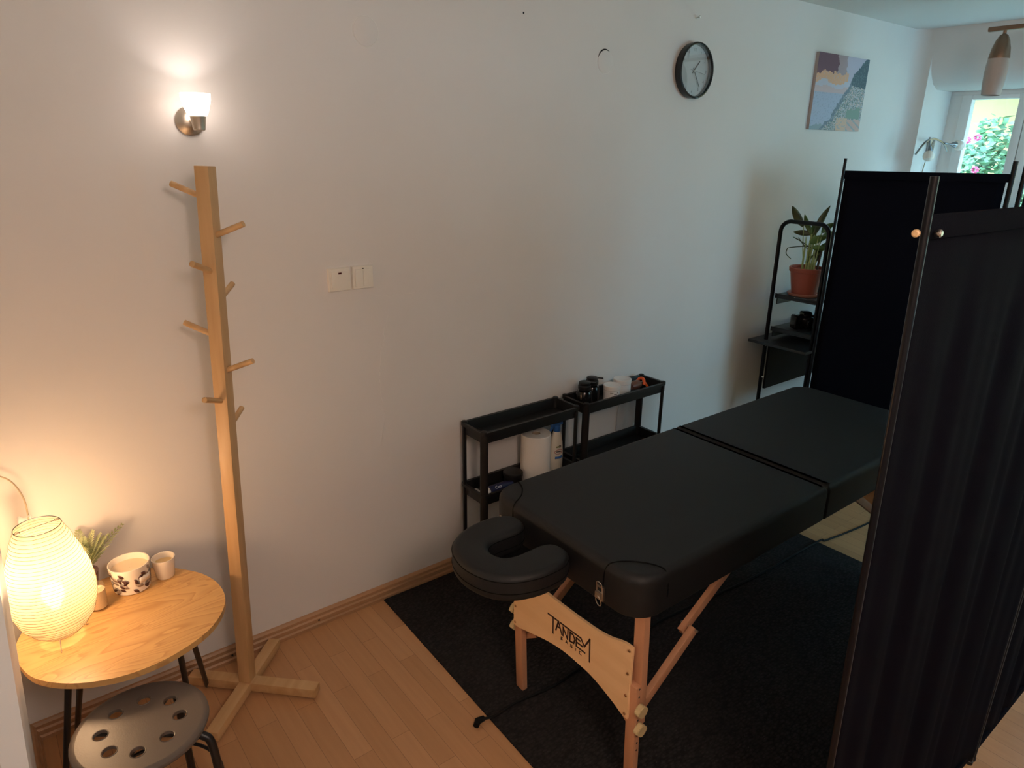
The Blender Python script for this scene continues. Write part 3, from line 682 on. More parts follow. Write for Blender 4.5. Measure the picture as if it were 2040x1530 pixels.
# frame under the padding
fr = MB(); 
for x0, x1 in ((1.235, XM-.01), (XM+.01, XE-.035)):
    fr.box((x0, TY0+.03, TB-.003), (x1, TY0+.05, TB+.02)); fr.box((x0, TY1-.05, TB-.003), (x1, TY1-.03, TB+.02)); fr.box((x0, TY0+.03, TB-.003), (x0+.02, TY1-.03, TB+.02)); fr.box((x1-.02, TY0+.03, TB-.003), (x1, TY1-.03, TB+.02))
fr.build('under_frame', M['beech'], mt_)
def leg_set(xt, xf, d, detail):
    """xt: leg head x, xf: foot x, d: +1 braces run to +x"""
    for side, yb in ((-1, 1.020), (1, 1.538)):
        A = Vector((xt, yb, .640)); F = Vector((xf, yb, .0085)); u = (F-A).normalized()
        MB().beam(A, A.lerp(F, .60), .024, .036, up=(0, 1, 0)).build('leg', M['beech'], mt_)
        off = Vector((-.0 , 0, 0)); o0 = A.lerp(F, .37); n = Vector((d*-.022, side*-.0, 0))
        ext = MB().beam(o0+Vector((-.020*d, 0, 0)), F+Vector((-.020*d, 0, 0)), .022, .038, up=(0, 1, 0), bev=.004).build('leg_extension', M['beech'], mt_)
        for kz in (.33, .262):
            c = A.lerp(F, (.64-kz)/.6315)+Vector((-.020*d, side*.020, 0)); kb = MB(); b = bmesh.new()
            pts = [(math.cos(a)*(.0185+.0035*math.cos(4*a)), math.sin(a)*(.0185+.0035*math.cos(4*a))) for a in [2*PI*i/40 for i in range(40)]]
            m4 = Matrix(((1, 0, 0, c.x), (0, 0, side, c.y), (0, 1, 0, c.z), (0, 0, 0, 1)))
            kb.prism(pts, 0, .018, m4, bev=.003); kb.build('height_knob', M['knob'], mt_)
        for i in range(9):
            z = .40-.028*i
            if abs(z-.33) < .02 or abs(z-.262) < .02: continue
            c = A.lerp(F, (.64-z)/.6315)+Vector((-.020*d, side*.0191, 0)); MB().rod(c, c+Vector((0, side*.0006, 0)), .0032, n=8).build('adjustment_hole', M['hole'], ext)
        # folding brace in two pieces
        p0 = Vector((xt+d*.03, yb-side*.024, .255)); p1 = Vector((xt+d*.275, yb-side*.024, .445)); yy = Vector((0, -side*.024, 0))
        MB().beam(p0, p1, .030, .020, up=(0, 1, 0), bev=.003).build('brace', M['beech'], mt_)
        MB().beam(p1+Vector((-.03*d, 0, -.015))+yy, Vector((xt+d*.50, yb, .600))-Vector((0, side*.024, 0))+yy, .030, .018, up=(0, 1, 0), bev=.003).build('brace', M['beech'], mt_)
        h = p1+Vector((-.005*d, 0, 0)); MB().rod(h+yy*1.8, h-yy*.8, .004, n=10).build('brace_bolt', M['chrome'], mt_)
    # plywood end panel between the legs
    xp = (xt+xf)/2-.030*d*1.0
    PX = 1.238 if d > 0 else xp+.0
    up_ = [(1.025, .530), (1.050, .530), (1.075, .524), (1.11, .512), (1.16, .503), (1.22, .500), (1.287, .499), (1.354, .500), (1.41, .503), (1.46, .512), (1.495, .524), (1.52, .530), (1.552, .531)]
    dn = [(1.552, .286), (1.535, .284), (1.49, .296), (1.44, .310), (1.39, .324), (1.34, .334), (1.287, .339), (1.23, .337), (1.18, .333), (1.13, .320), (1.08, .302), (1.045, .286), (1.025, .284)]
    out = spline(up_, 3, False)+spline(dn, 3, False)
    m5 = Matrix(((0, 0, 1, 0), (1, 0, 0, 0), (0, 1, 0, 0), (0, 0, 0, 1)))
    a_, b2 = (PX, PX+.009) if d > 0 else (PX-.009, PX)
    pn = MB().prism(out, a_, b2, m5, bev=.0012).build('end_panel', M['ply'], mt_)
    for yq in (1.036, 1.543):
        for zq in (.515, .438, .362, .298):
            MB().lathe([(.0048, 0), (.0042, .002), (.002, .0032)], c=(PX if d > 0 else PX, yq, zq), mtx=Matrix.Rotation(-PI/2*d, 4, 'Y'), n=12).build('screw', M['brass'], pn)
    # gusset blocks below the panel ends
    for side, yb in ((-1, 1.036), (1, 1.538)):
        MB().beam((xp+.045*d, yb, .225), (xp+.045*d, yb-side*.06, .268), .022, .034, up=(1, 0, 0)).build('corner_block', M['beech'], mt_)
        MB().beam((xp+.045*d, yb+side*-.012, .262), (xp+.045*d, yb-side*.05, .30), .02, .02, up=(1, 0, 0)).build('corner_block', M['beech'], mt_)
    return pn
pn = leg_set(1.262, 1.290, 1, True)
leg_set(XE-.062, XE-.090, -1, False)
LOGO = [[(1.3762, 0.4321), (1.334, 0.4326)], [(1.3521, 0.4329), (1.3506, 0.3742)], [(1.3378, 0.394), (1.3273, 0.4329), (1.3098, 0.3949)], [(1.3316, 0.4119), (1.3195, 0.4119)], [(1.3041, 0.394), (1.3048, 0.4248), (1.2832, 0.3937), (1.2829, 0.4273)], [(1.3186, 0.433), (1.2252, 0.435), (1.2096, 0.4148), (1.1886, 0.4544), (1.1848, 0.3762)], [(1.2729, 0.3942), (1.273, 0.4268), (1.2591, 0.4252), (1.251, 0.4131), (1.2555, 0.3973), (1.2729, 0.3942)], [(1.2289, 0.4229), (1.2453, 0.4243), (1.244, 0.395), (1.2064, 0.3944)], [(1.2435, 0.4097), (1.2164, 0.4102)]]
SMALL = [[(1.3125, 0.3738), (1.3122, 0.3849), (1.3064, 0.3848), (1.3118, 0.3789), (1.306, 0.3773), (1.3125, 0.3738)], [(1.2907, 0.3772), (1.2875, 0.3863), (1.2823, 0.3774)], [(1.2894, 0.3797), (1.2847, 0.3797)], [(1.2613, 0.3859), (1.2686, 0.3848), (1.2683, 0.3807), (1.261, 0.3808), (1.2616, 0.3765), (1.2691, 0.3762)], [(1.2452, 0.3859), (1.2454, 0.3766)], [(1.2211, 0.3868), (1.2283, 0.3858), (1.2286, 0.3772), (1.2204, 0.3767)]]
lg = MB()
for s_ in LOGO: stroke(lg, s_, .0056, 1.238, .0006)
lg.build('brand_lettering', M['ink'], pn, flat=True)
lg = MB()
for s_ in SMALL: stroke(lg, s_, .0023, 1.238, .0006)
lg.build('small_lettering', M['ink'], pn, flat=True)
# draw latches on the head end
for yc in (1.118, 1.557):
    g = MB(); g.box((1.190, yc-.014, .655), (1.1985, yc+.014, .700), .002); g.box((1.183, yc-.011, .662), (1.191, yc+.011, .682), .002)
    lt = g.build('latch', M['chrome'], mt_)
    r_ = MB(); pts = [(1.186-.004*math.sin(a), yc-.002+.010*math.cos(a), .655+.017*math.sin(a)*1.0) for a in [2*PI*i/24 for i in range(25)]]
    r_.tube(pts, .0014, n=6, cap=False); r_.tube(spline([(1.190, yc+.009, .690), (1.186, yc+.008, .712), (1.186, yc-.008, .712), (1.190, yc-.009, .690)], 5, False), .0014, n=6); r_.build('latch_ring', M['chrome'], lt)
    MB().box((1.1895, yc-.007, .684), (1.1903, yc+.007, .694)).build('latch_slot', M['hole'], lt)
# face cradle
CY = 1.368
def shoe():
    o_, cx = [], 1.085; R1 = .166; SL = .052; xe = 1.190
    P = []
    # outer outline CCW from lower arm tip
    for i in range(7): a = -PI/2+ (PI/2)*0; 
    P += [(xe-.035, CY-R1+.012), (1.12, CY-R1+.002), (1.05, CY-R1+.003)]
    outer = [(.978, CY-.136), (.930, CY-.083), (.911, CY), (.930, CY+.083), (.978, CY+.136), (1.05, CY+R1-.003), (1.12, CY+R1-.002), (xe-.035, CY+R1-.012)]
    arm_u = [(xe-.006, CY+.130), (xe, CY+.098), (xe-.010, CY+.066), (xe-.038, CY+.050)]
    inner = [(1.12, CY+.048), (1.06, CY+.049), (1.024, CY+.036), (1.010, CY), (1.024, CY-.036), (1.06, CY-.049), (1.12, CY-.048)]
    arm_l = [(xe-.038, CY-.050), (xe-.010, CY-.066), (xe, CY-.098), (xe-.006, CY-.130)]
    seq = P+outer[0:0]
    seq = [(xe-.035, CY-R1+.012)]+arm_l[::-1][0:0]
    loop = arm_l+[(xe-.035, CY-R1+.012), (1.12, CY-R1+.002), (1.05, CY-R1+.003)]+outer+arm_u+inner
    return loop[::-1]
loop = spline(shoe(), 5)
if sum((x1-x0)*(y1+y0) for (x0, y0), (x1, y1) in zip(loop, loop[1:]+loop[:1])) > 0: loop = loop[::-1]
crd = MB().pad(loop, .668, .750, .020, .020, seg=7).build('face_cradle', M['leather'], mt_, ang=60)
L3 = [Vector((x, y)) for x, y in loop]; k = len(L3); off = []
for zz in (.7335, .697):
    pts = []
    for i in range(k+1):
        p = L3[i % k]; d = (L3[(i+1) % k]-L3[i-1]).normalized() if i % k else (L3[1]-L3[-1]).normalized(); nrm = Vector((d.y, -d.x)); pts.append((*(p+nrm*.0004), zz))
    MB().tube(pts, .0013, n=5, cap=False).build('piping', M['piping'], crd)
s = MB(); s.box((1.00, CY-.10, .645), (1.19, CY+.10, .664), .004); s.rod((1.10, CY-.11, .68), (1.235, CY-.11, .68), .009); s.rod((1.10, CY+.11, .68), (1.235, CY+.11, .68), .009)
s.build('cradle_support', M['blackplastic'], crd)

# ================================================================== BLACK TROLLEYS
def trolley(label, x0, x1, y0, y1):
    t = thing('storage_trolley', label, 'trolley', (0, 0, .0085))
    for zt in (.715, .432, .150):
        m = MB(); w = .004; b = bmesh.new(); R0 = .016
        oo = rrect(x0, x1, y0, y1, R0, 5); k = len(oo); cx, cy = (x0+x1)/2, (y0+y1)/2
        def sc(dx, z): return [b.verts.new((cx+(x-cx)*(1-dx/((x1-x0)/2)), cy+(y-cy)*(1-dx/((y1-y0)/2)), z)) for x, y in oo]
        rings = [sc(.020, zt-.052), sc(.010, zt-.050), sc(.008, zt-.014), sc(0, zt-.013), sc(0, zt), sc(.013, zt), sc(.014, zt-.004), sc(.018, zt-.046), sc(.024, zt-.047)]
        for i in range(len(rings)-1):
            for j in range(k): b.faces.new((rings[i][j], rings[i][(j+1) % k], rings[i+1][(j+1) % k], rings[i+1][j]))
        b.faces.new(rings[0][::-1]); b.faces.new(rings[-1]); m.take(b)
        sh = m.build('tray', M['blackplastic'], t, ang=40)
        g = MB()
        nq = int((x1-x0)/.022)
        for i in range(1, nq): g.box((x0+.02+.022*i-.004, y0+.010, zt-.0455), (x0+.02+.022*i+.004, y0+.0165, zt-.020), .001)
        g.box((x0+.02, y0+.012, zt-.048), (x1-.02, y0+.0175, zt-.044)); g.build('tray_ribs', M['blackplastic'], sh)
    for cx, cy, rz in ((x0+.014, y0+.014, -PI/4), (x1-.014, y1-.014, -PI/4), (x0+.014, y1-.014, PI/4), (x1-.014, y0+.014, PI/4)):
        m = MB(); ol = [(math.cos(a)*.0175, math.sin(a)*.0085) for a in [2*PI*i/20 for i in range(20)]]
        m.prism(ol, .0, .712, Matrix.Translation((cx, cy, 0)) @ Matrix.Rotation(rz, 4, 'Z')); m.build('leg', M['blackplastic'], t)
        MB().lathe([(.013, .711), (.013, .7185), (.010, .721), (.004, .722)], c=(cx, cy, 0), n=20).build('end_cap', M['blackplastic'], t)
    return t
trolley('black slim trolley with an empty top tray, nearer the coat stand', 1.512, 2.052, 2.112, 2.284)
trolley('black slim trolley whose top tray holds pump bottles and jars', 2.085, 2.640, 2.112, 2.284)
TZ1 = .7235-.0465; TZ2 = .4405-.0465
# top tray contents
def pump(label, x, y, rz):
    t = thing('pump_bottle', label, 'bottle', (x, y, TZ1), rz)
    MB().lathe([(.035, 0), (.038, .003), (.038, .068), (.033, .080), (.020, .086), (.018, .090)], n=28).build('bottle_body', M['black'], t)
    MB().lathe([(.028, .088), (.030, .091), (.030, .106), (.027, .110)], n=24).build('pump_collar', M['blackplastic'], t)
    s = MB(); s.rod((0, 0, .108), (0, 0, .116), .008); s.lathe([(.024, .114), (.027, .116), (.027, .122), (.022, .125)], n=24); s.beam((.022, 0, .1195), (.054, 0, .115), .011, .006); s.build('pump_head', M['blackplastic'], t)
pump('black pump bottle at the left end of the full tray', 2.150, 2.196, -.5)
pump('black pump bottle with its spout over a white jar', 2.228, 2.226, -.5)
def tub(label, x, y, r, h, lines):
    t = thing('cream_jar', label, 'jar', (x, y, TZ1))
    MB().lathe([(r-.002, 0), (r, .002), (r, h-.024), (r-.002, h-.023)], n=40).build('jar_body', M['jar'], t)
    MB().lathe([(r-.001, h-.022), (r+.001, h-.020), (r+.001, h-.002), (r-.001, h), (r-.003, h-.001), (.001, h-.001)], n=40, capt=False).build('lid', M['jar'], t)
    if lines:
        a0 = math.radians(-118); 
        def on(a, z): return (math.cos(a)*(r+.0004), math.sin(a)*(r+.0004), z)
        m = MB()
        for a, b_, z, w in [(-.5, -.12, h-.033, .0022), (.36, .5, h-.033, .003)]:
            m.sheet(lambda u, v, a=a, b_=b_, z=z, w=w: on(a0+a+(b_-a)*u, z+w*v), 5, 1)
        for z, w, rng in [(h-.041, .0050, (-.02, .34)), (h-.053, .0026, (-.1, .10)), (h-.053, .0026, (.16, .36))]:
            q = rng[0]
            while q < rng[1]:
                m.sheet(lambda u, v, q=q: on(a0+q+.030*u, z+w*v), 1, 1); q += .055
        m.build('print', M['ink'], t, solid=.0004, flat=True)
tub('white cream jar with small dark print beside the black pumps', 2.309, 2.172, .040, .086, True)
tub('taller plain white jar right of the printed jar', 2.404, 2.196, .0425, .092, False)
t = thing('massage_tool', 'brown handled massage tool with an orange grip lying in the tray', 'massage tool', (2.50, 2.196, TZ1+.030), .1)
MB().tube([(-.035, 0, .006), (-.01, 0, .008), (.02, 0, .008), (.035, 0, .006)], [.016, .023, .022, .016], n=16).build('handle', M['brown'], t)
MB().tube([(.04+.012*math.sin(a), .022*math.cos(a), .006+.026*math.sin(a)) for a in [PI*.0+PI*i/14 for i in range(15)]], .0075, n=10).build('grip', M['orange'], t)
MB().tube([(.055, -.018, .012), (.065, -.025, -.005), (.075, -.028, -.018)], .006, n=8).build('grip_end', M['orange'], t)
t = thing('hair_clip', 'small black clip in the far end of the full tray', 'clip', (2.585, 2.225, TZ1))
g = MB(); g.box((-.022, -.012, .0), (.022, .012, .014), .004); g.tube(spline([(-.02, 0, .012), (0, 0, .03), (.024, 0, .012)], 5, False), .003, n=8); g.build('clip_body', M['black'], t)
MB().box((-.008, -.003, .0295), (.008, .003, .032), .001).build('clip_hinge', M['chrome'], t)
# hanging bag at the far end
bgm = MB(); bgm.sheet(lambda u, v: (2.505+.135*u-.02*v*(1-u), 2.2965+.004*math.sin(u*11+v*3), .655-.30*v), 16, 10)
o = bgm.build('plastic_bag', M['bag'], solid=.0006); tag(o, 'pale translucent bag hanging behind the far end of the full trolley', 'bag')
# middle tray of the first trolley
t = thing('paper_towel_roll', 'upright roll of white paper towel on the empty-topped trolley', 'paper towel', (1.865, 2.198, TZ2))
MB().lathe([(.020, 0), (.066, 0), (.068, .002), (.068, .218), (.066, .220), (.020, .220), (.0195, .218)], n=48, capb=False, capt=False).build('paper', M['paperroll'], t)
MB().lathe([(.0195, 0), (.0195, .219), (.0175, .219), (.0175, 0)], n=32, capb=False, capt=False).build('core', mat('cardboard', (.36, .27, .18), .8), t)
t = thing('spray_bottle', 'cream spray bottle with a blue trigger head beside the paper roll', 'bottle', (1.990, 2.200, TZ2))
b = bmesh.new(); ol = [(0, .034, .020), (.006, .038, .023), (.09, .038, .023), (.14, .034, .021), (.175, .026, .018), (.195, .018, .015), (.200, .015, .014)]; rings = []
for z, rx, ry in ol: rings.append([b.verts.new((rx*math.cos(2*PI*j/32), ry*math.sin(2*PI*j/32), z)) for j in range(32)])
for i in range(len(ol)-1):
    for j in range(32): b.faces.new((rings[i][j], rings[i][(j+1) % 32], rings[i+1][(j+1) % 32], rings[i+1][j]))
b.faces.new(rings[0][::-1]); b.faces.new(rings[-1]); MB().take(b).build('bottle_body', M['bottle'], t)
s = MB(); s.lathe([(.016, .199), (.017, .201), (.017, .226), (.014, .229)], n=24); s.build('spray_collar', M['blue'], t)
s = MB(); s.box((-.034, -.012, .228), (.028, .012, .2425), .005); s.beam((-.022, 0, .232), (-.040, 0, .205), .012, .006, up=(0, 1, 0)); s.build('trigger_head', M['blue'], t)
def lab(pts, w, m, nm, closed=False):
    q = MB(); P = [(x, -.0235*math.sqrt(max(0.05, 1-(x/.040)**2))-.0012, z) for x, z in pts]; q.tube(P+([P[0]] if closed else []), w, n=5); q.build(nm, m, t)
lab([(-.004+.021*math.cos(a), .103+.011*math.sin(a)) for a in [2*PI*i/20 for i in range(20)]], .0010, M['red'], 'red_oval', True)
lab([(-.018, .105), (-.006, .104), (.004, .102), (.010, .103)], .0020, M['ink'], 'dark_word')
lab([(-.018, .128), (-.002, .128)], .0032, M['green'], 'green_band')
lab([(.002+.005*math.cos(a), .129+.005*math.sin(a)) for a in [2*PI*i/10 for i in range(10)]], .0016, M['ink'], 'round_mark', True)
lab([(-.022, .075), (0, .073), (.016, .076)], .006, M['blue'], 'blue_band')
t = thing('black_tub', 'low black lidded tub on the middle tray behind the massage table', 'jar', (1.742, 2.205, TZ2))
MB().lathe([(.040, 0), (.042, .003), (.042, .042), (.040, .044)], n=36).build('tub_body', M['blackplastic'], t)
MB().lathe([(.044, .043), (.045, .045), (.045, .060), (.042, .063), (.001, .0635)], n=36, capt=False).build('lid', M['blackplastic'], t)
t = thing('cream_tube', 'navy tube with white lettering lying in the middle tray', 'tube', (1.640, 2.175, TZ2+.024))
MB().tube([(-.052, 0, 0), (-.050, 0, 0), (.03, 0, 0), (.075, 0, 0)], [.018, .021, .021, .012], n=24).build('tube_body', M['navy'], t)
MB().tube([(-.085, 0, 0), (-.082, 0, 0), (-.053, 0, 0)], [.012, .0155, .0165], n=24).build('cap', M['jar'], t)
text_mb([('Cetr', .019, Matrix.Translation((-.012, -.0150, .0150)) @ Matrix.Rotation(PI/4, 4, 'X'))], .0004).build('lettering', M['jar'], t, flat=True)
t = thing('white_packet', 'small white packet lying at the near end of the middle tray', 'packet', (1.556, 2.225, TZ2))
MB().box((-.02, -.028, 0), (.02, .028, .012), .004).build('packet_body', M['jar'], t)

# ================================================================== LADDER DESK (behind the screen)
ds = thing('ladder_desk', 'black metal shelf desk with an arched side frame against the wall', 'desk')
for x in (3.62, 4.52):
    pts = [(x, 2.200, 0), (x, 2.200, 1.40)]+[(x, 2.200-.058+.058*math.cos(a), 1.400+.058*math.sin(a)) for a in [PI/2*i/8 for i in range(1, 9)]]+[(x, 1.975-.058*math.sin(a), 1.400+.058*math.cos(a)) for a in [PI/2*i/8 for i in range(0, 9)]]+[(x, 1.917, 0)]
    MB().tube(pts, .0115, n=14).build('side_frame', M['polemetal'], ds)
def shelf_board(z, y0, x0, nm, dep=2.225):
    m = MB(); m.box((x0, y0, z-.016), (4.53, dep, z), .002); o = m.build(nm, M['desktop'], ds); return o
for z in (1.045, .850):
    sb = shelf_board(z, 1.928, 3.635, 'shelf', 2.19)
    MB().box((3.635, 1.926, z-.022), (3.641, 2.19, z+.004)).build('shelf_rim', M['blackmetal'], sb)
    MB().box((3.66, 2.186, z-.062), (4.50, 2.192, z-.010)).build('back_rail', M['blackmetal'], sb)
shelf_board(.775, 1.905, 3.545, 'desktop', 2.27)
MB().box((3.635, 2.176, .470), (4.50, 2.190, .758), .002).build('back_panel', M['panel'], ds)
for z in (.745, .55): MB().lathe([(.006, 0), (.006, .004), (.003, .006)], c=(3.608, 2.187 if z > .6 else 2.18, z), mtx=Matrix.Rotation(-PI/2, 4, 'Y'), n=12).build('bolt', M['chrome'], ds)
for x in (3.62, 4.52): MB().rod((x, 1.917, .12), (x, 2.2, .12), .010).build('cross_bar', M['polemetal'], ds)
# potted plant on the top shelf
pp = thing('potted_plant', 'broad-leaved house plant in a terracotta pot on the black shelf', 'plant', (3.735, 2.075, 1.045))
MB().lathe([(.060, 0), (.082, .002), (.090, .016), (.087, .017), (.080, .008), (.062, .006)], n=40).build('saucer', M['saucer'], pp)
MB().lathe([(.062, .007), (.066, .008), (.087, .135), (.094, .137), (.096, .158), (.092, .162), (.086, .160), (.084, .145)], n=44).build('pot', M['terracotta'], pp)
MB().lathe([(.085, .142), (.001, .146)], n=28, capt=False).build('soil', M['soil'], pp)
# direction towards the camera's left is (-.61,.79) ; we spread leaves in that plane mostly
U = Vector((.775, -.632, 0)); V = Vector((.632, .775, 0)); Z = Vector((0, 0, 1))
def big_leaf(base, mid, tip, w, m, fold=.25):
    """leaf blade between mid and tip with a petiole from base; coordinates (u, v, z)"""
    def P(q): return U*q[0]+V*q[1]+Z*q[2]
    a, b_, c = P(base), P(mid), P(tip); n = 12; d = (c-b_); side = d.cross(V).normalized(); nrm = side.cross(d.normalized())
    mb = MB(); rows = []
    for i in range(n+1):
        t = i/n; cen = b_.lerp(c, t)+nrm*(.012*math.sin(PI*t)); ww = w*math.sin(PI*min(1, t*.93+.06))**.75*(1-.25*t)
        rows.append([mb.bm.verts.new(cen+side*ww*s_+nrm*abs(s_)*fold*ww) for s_ in (-1, -.5, 0, .5, 1)])
    for i in range(n):
        for j in range(4): mb.bm.faces.new((rows[i][j], rows[i][j+1], rows[i+1][j+1], rows[i+1][j]))
    lf = mb.build('leaf', m, pp, solid=.0008, ang=80)
    MB().tube(spline([tuple(a), tuple(a.lerp(b_, .5)+V*.01), tuple(b_)], 6, False), [.0028]*13, n=6).build('stem', M['stem'], lf)
LF = [((-.02, 0, .145), (-.055, 0, .385), (-.135, -.01, .495), .024, 'leafdark'), ((-.01, 0, .145), (-.005, 0, .345), (-.058, 0, .452), .017, 'leaf'),
      ((.01, 0, .145), (.012, 0, .340), (.075, 0, .500), .021, 'leafdark'), ((.0, .01, .145), (.0, .0, .345), (-.10, .02, .352), .018, 'leafdark'),
      ((.02, 0, .145), (-.015, -.02, .300), (.085, -.02, .335), .024, 'leaf'), ((.03, 0, .145), (.05, 0, .355), (.115, 0, .405), .022, 'leaf'),
      ((.03, .01, .145), (.06, .0, .330), (.135, 0, .352), .022, 'leaf'), ((.0, -.02, .145), (.0, -.03, .275), (.085, -.03, .265), .018, 'leaf'),
      ((.0, 0, .145), (-.02, -.02, .185), (.012, -.03, .232), .012, 'leaf'), ((.04, 0, .145), (.055, 0, .24), (.10, .02, .30), .018, 'leaf'),
      ((.035, 0, .145), (.045, -.01, .20), (.045, -.01, .29), .016, 'leafdark'), ((.02, .02, .145), (.03, .03, .30), (.02, .05, .40), .02, 'leaf')]
for bs, md_, tp_, w, m in LF: big_leaf(bs, md_, tp_, w, M[m])
rnd = random.Random(9)
for i in range(12):
    u = rnd.uniform(-.032, .035); v = rnd.uniform(-.02, .02)
    MB().tube([tuple(U*u+V*v+Z*.14), tuple(U*(u*1.15+.004)+V*v+Z*.24), tuple(U*(u*1.3+.008)+V*v+Z*.33)], [.0036, .0028, .0014], n=6).build('stalk', M['stem'], pp)
MB().tube([tuple(U*.056+Z*.14), tuple(U*.060+Z*.20), tuple(U*.066+Z*.26)], .0065, n=8).build('trunk', mat('grey_bark', (.10, .09, .075), .8), pp)
for (a, b_, c) in [((-.0, 0, .27), (-.05, 0, .30), (-.105, 0, .328)), ((.0, 0, .25), (-.04, 0, .285), (-.075, 0, .325)), ((.05, 0, .25), (-.02, 0, .276), (-.125, 0, .268)), ((-.125, 0, .268), (-.13, 0, .235), (-.098, 0, .205))]:
    MB().tube([tuple(U*q[0]+V*q[1]+Z*q[2]) for q in spline([a, b_, c], 6, False)], [.0008]+[.0026]*11+[.0006], n=6).build('thin_leaf', M['leafdark'], pp)
# camera on the lower shelf
cm = thing('photo_camera', 'black photo camera lying on the shelf below the plant', 'camera', (3.765, 2.055, .850), math.radians(-35))
s = MB(); s.box((-.070, -.030, 0), (.070, .030, .078), .012, seg=3); s.box((-.030, -.026, .074), (.026, .028, .100), .010, seg=3); s.box((-.078, -.038, .0), (-.042, .030, .080), .012, seg=3); s.build('camera_body', M['black'], cm)
MB().lathe([(.036, 0), (.037, .005), (.037, .05), (.034, .058), (.028, .058), (.024, .045)], c=(.01, -.028, .040), mtx=Matrix.Rotation(PI/2, 4, 'X'), n=32).build('lens', M['black'], cm)
MB().lathe([(.006, 0), (.006, .004)], c=(-.058, 0, .078), n=12).build('shutter_button', M['chrome'], cm)

# ================================================================== FOLDING SCREEN
fs_ = thing('folding_screen', 'near folding screen of pleated black fabric with a bolt knob on its slim pole', 'room divider')
fs2 = thing('folding_screen', 'far folding screen of smooth black fabric behind the foot of the massage table', 'room divider')
P0 = (3.530, 1.846); P1 = (4.000, 1.255); P2 = (3.20, .440); PF = (4.56, .80)
P3 = (2.215, .436); P4t = (1.200, .482); P4b = (1.200, .440)
PT = 1.795; RT = 1.735
def pole(a, b_=None, r=.0085, par=None, top=PT):
    b_ = b_ or a
    o = MB().tube([(a[0], a[1], top), (b_[0], b_[1], .0)], r, n=16).build('pole', M['polemetal'], par or fs_)
    MB().lathe([(r+.0015, 0), (r+.0015, .012), (r, .014)], c=(b_[0], b_[1], 0), n=16).build('foot_cap', M['blackplastic'], o); return o
pole(P0, (3.530, 1.858), .0072, fs2); pole((3.995, 1.262), None, .011, fs2); pole((4.005, 1.218), None, .011, fs2); pole(PF, None, .009, fs2)
pole(P2); pole((P3[0]+.012, P3[1]), None, .009); pole((P3[0]-.012, P3[1]), None, .009)
pole(P4t, P4b, .0066)
def cloth(a, b_, ab, bb, pleats, amp, par):
    """fabric panel between two poles with a rod pocket on top"""
    A = Vector(a); B = Vector(b_); Ab = Vector(ab); Bb = Vector(bb); dd = (B-A).normalized(); nn = Vector((-dd.y, dd.x)); L = (B-A).length
    def f(u, v):
        u2 = u; q = A.lerp(B, .010/L+(1-.020/L)*u).lerp(Ab.lerp(Bb, .010/L+(1-.020/L)*u), v)
        if pleats:
            w = sum(am*math.sin(2*PI*fr*u+ph+v*.5) for am, fr, ph in pleats)
            q = q+nn*w*amp*min(1, v*8)*(.5+.8*v if v < .6 else .98)
        return (q.x, q.y, RT-.03-(RT-.03-.045)*v)
    m = MB(); m.sheet(f, 90 if pleats else 20, 24); o = m.build('fabric_panel', M['screen'], par, solid=.0012, ang=80)
    tb = MB(); tb.beam((A.x, A.y, RT-.018), (B.x, B.y, RT-.018), .010, .040, up=(0, 0, 1), bev=.004); tb.build('top_rail', M['screen'], o)
    bb_ = MB(); bb_.beam((Ab.x, Ab.y, .045), (Bb.x, Bb.y, .045), .009, .03, bev=.003); bb_.build('bottom_rail', M['screen'], o)
cloth(P0, (3.990, 1.272), (3.530, 1.858), (3.990, 1.272), None, 0, fs2)
cloth((4.012, 1.210), PF, (4.012, 1.210), PF, [(1, 5, 0)], .004, fs2)
cloth(P2, (P3[0]+.012, P3[1]), P2, (P3[0]+.012, P3[1]), [(1, 6, 0), (.5, 11, 1)], .006, fs_)
cloth((P3[0]-.014, P3[1]), (P4t[0], P4t[1]), (P3[0]-.014, P3[1]), (P4b[0], P4b[1]), [(1, 4.5, .4), (.5, 8, 1.2), (.25, 13, 2)], .0075, fs_)
# wooden bolt knobs on the near pole and the outer joint
kz = RT-.026
MB().lathe([(.0045, 0), (.0062, .003), (.0062, .008), (.004, .010)], c=(1.188, .486, kz), mtx=Matrix.Rotation(-PI/2, 4, 'Y'), n=16).build('wooden_knob', M['wood'], fs_)
MB().lathe([(.0045, 0), (.0062, .003), (.0062, .008), (.004, .010)], c=(1.214, .470, kz), mtx=Matrix.Rotation(PI/2, 4, 'X'), n=16).build('metal_knob', M['chrome'], fs_)

# ================================================================== CEILING LAMP, SPOT FITTING
pl = thing('ceiling_lamp', 'bronze bar ceiling lamp with a frosted glass spot pointing down', 'ceiling lamp', (4.2, 1.50, CZ))
MB().beam((-.005, .075, -.165), (.05, -.62, -.150), .028, .022, bev=.006).build('bar', M['bronze'], pl)
MB().rod((.03, -.40, -.155), (.03, -.40, -.01), .008).build('stem', M['bronze'], pl); MB().lathe([(.06, -.02), (.065, -.015), (.065, 0)], c=(.03, -.40, 0), n=28).build('canopy', M['bronze'], pl)
def spot(y):
    A = Vector((0, y, -.183)); B = A+Vector((-.010, .0, -.285)); q = (B-A).to_track_quat('Z', 'Y').to_matrix().to_4x4(); q = Matrix.Translation(A) @ q
    m = MB(); m.lathe([(.008, -.02), (.008, .006), (.018, .012), (.030, .035), (.040, .070), (.046, .112), (.046, .118)], mtx=q, n=32); c = m.build('spot_holder', M['bronze'], pl)
    MB().lathe([(.0455, .116), (.048, .14), (.049, .18), (.047, .23), (.041, .285), (.038, .285), (.030, .27), (.001, .268)], mtx=q, n=32, capt=False).build('glass_shade', M['frost'], c)
spot(.002); spot(-.42)
sf = thing('spot_fitting', 'small chrome three-armed spot fitting on the pale window reveal', 'wall lamp', (5.305, YR, 1.862))
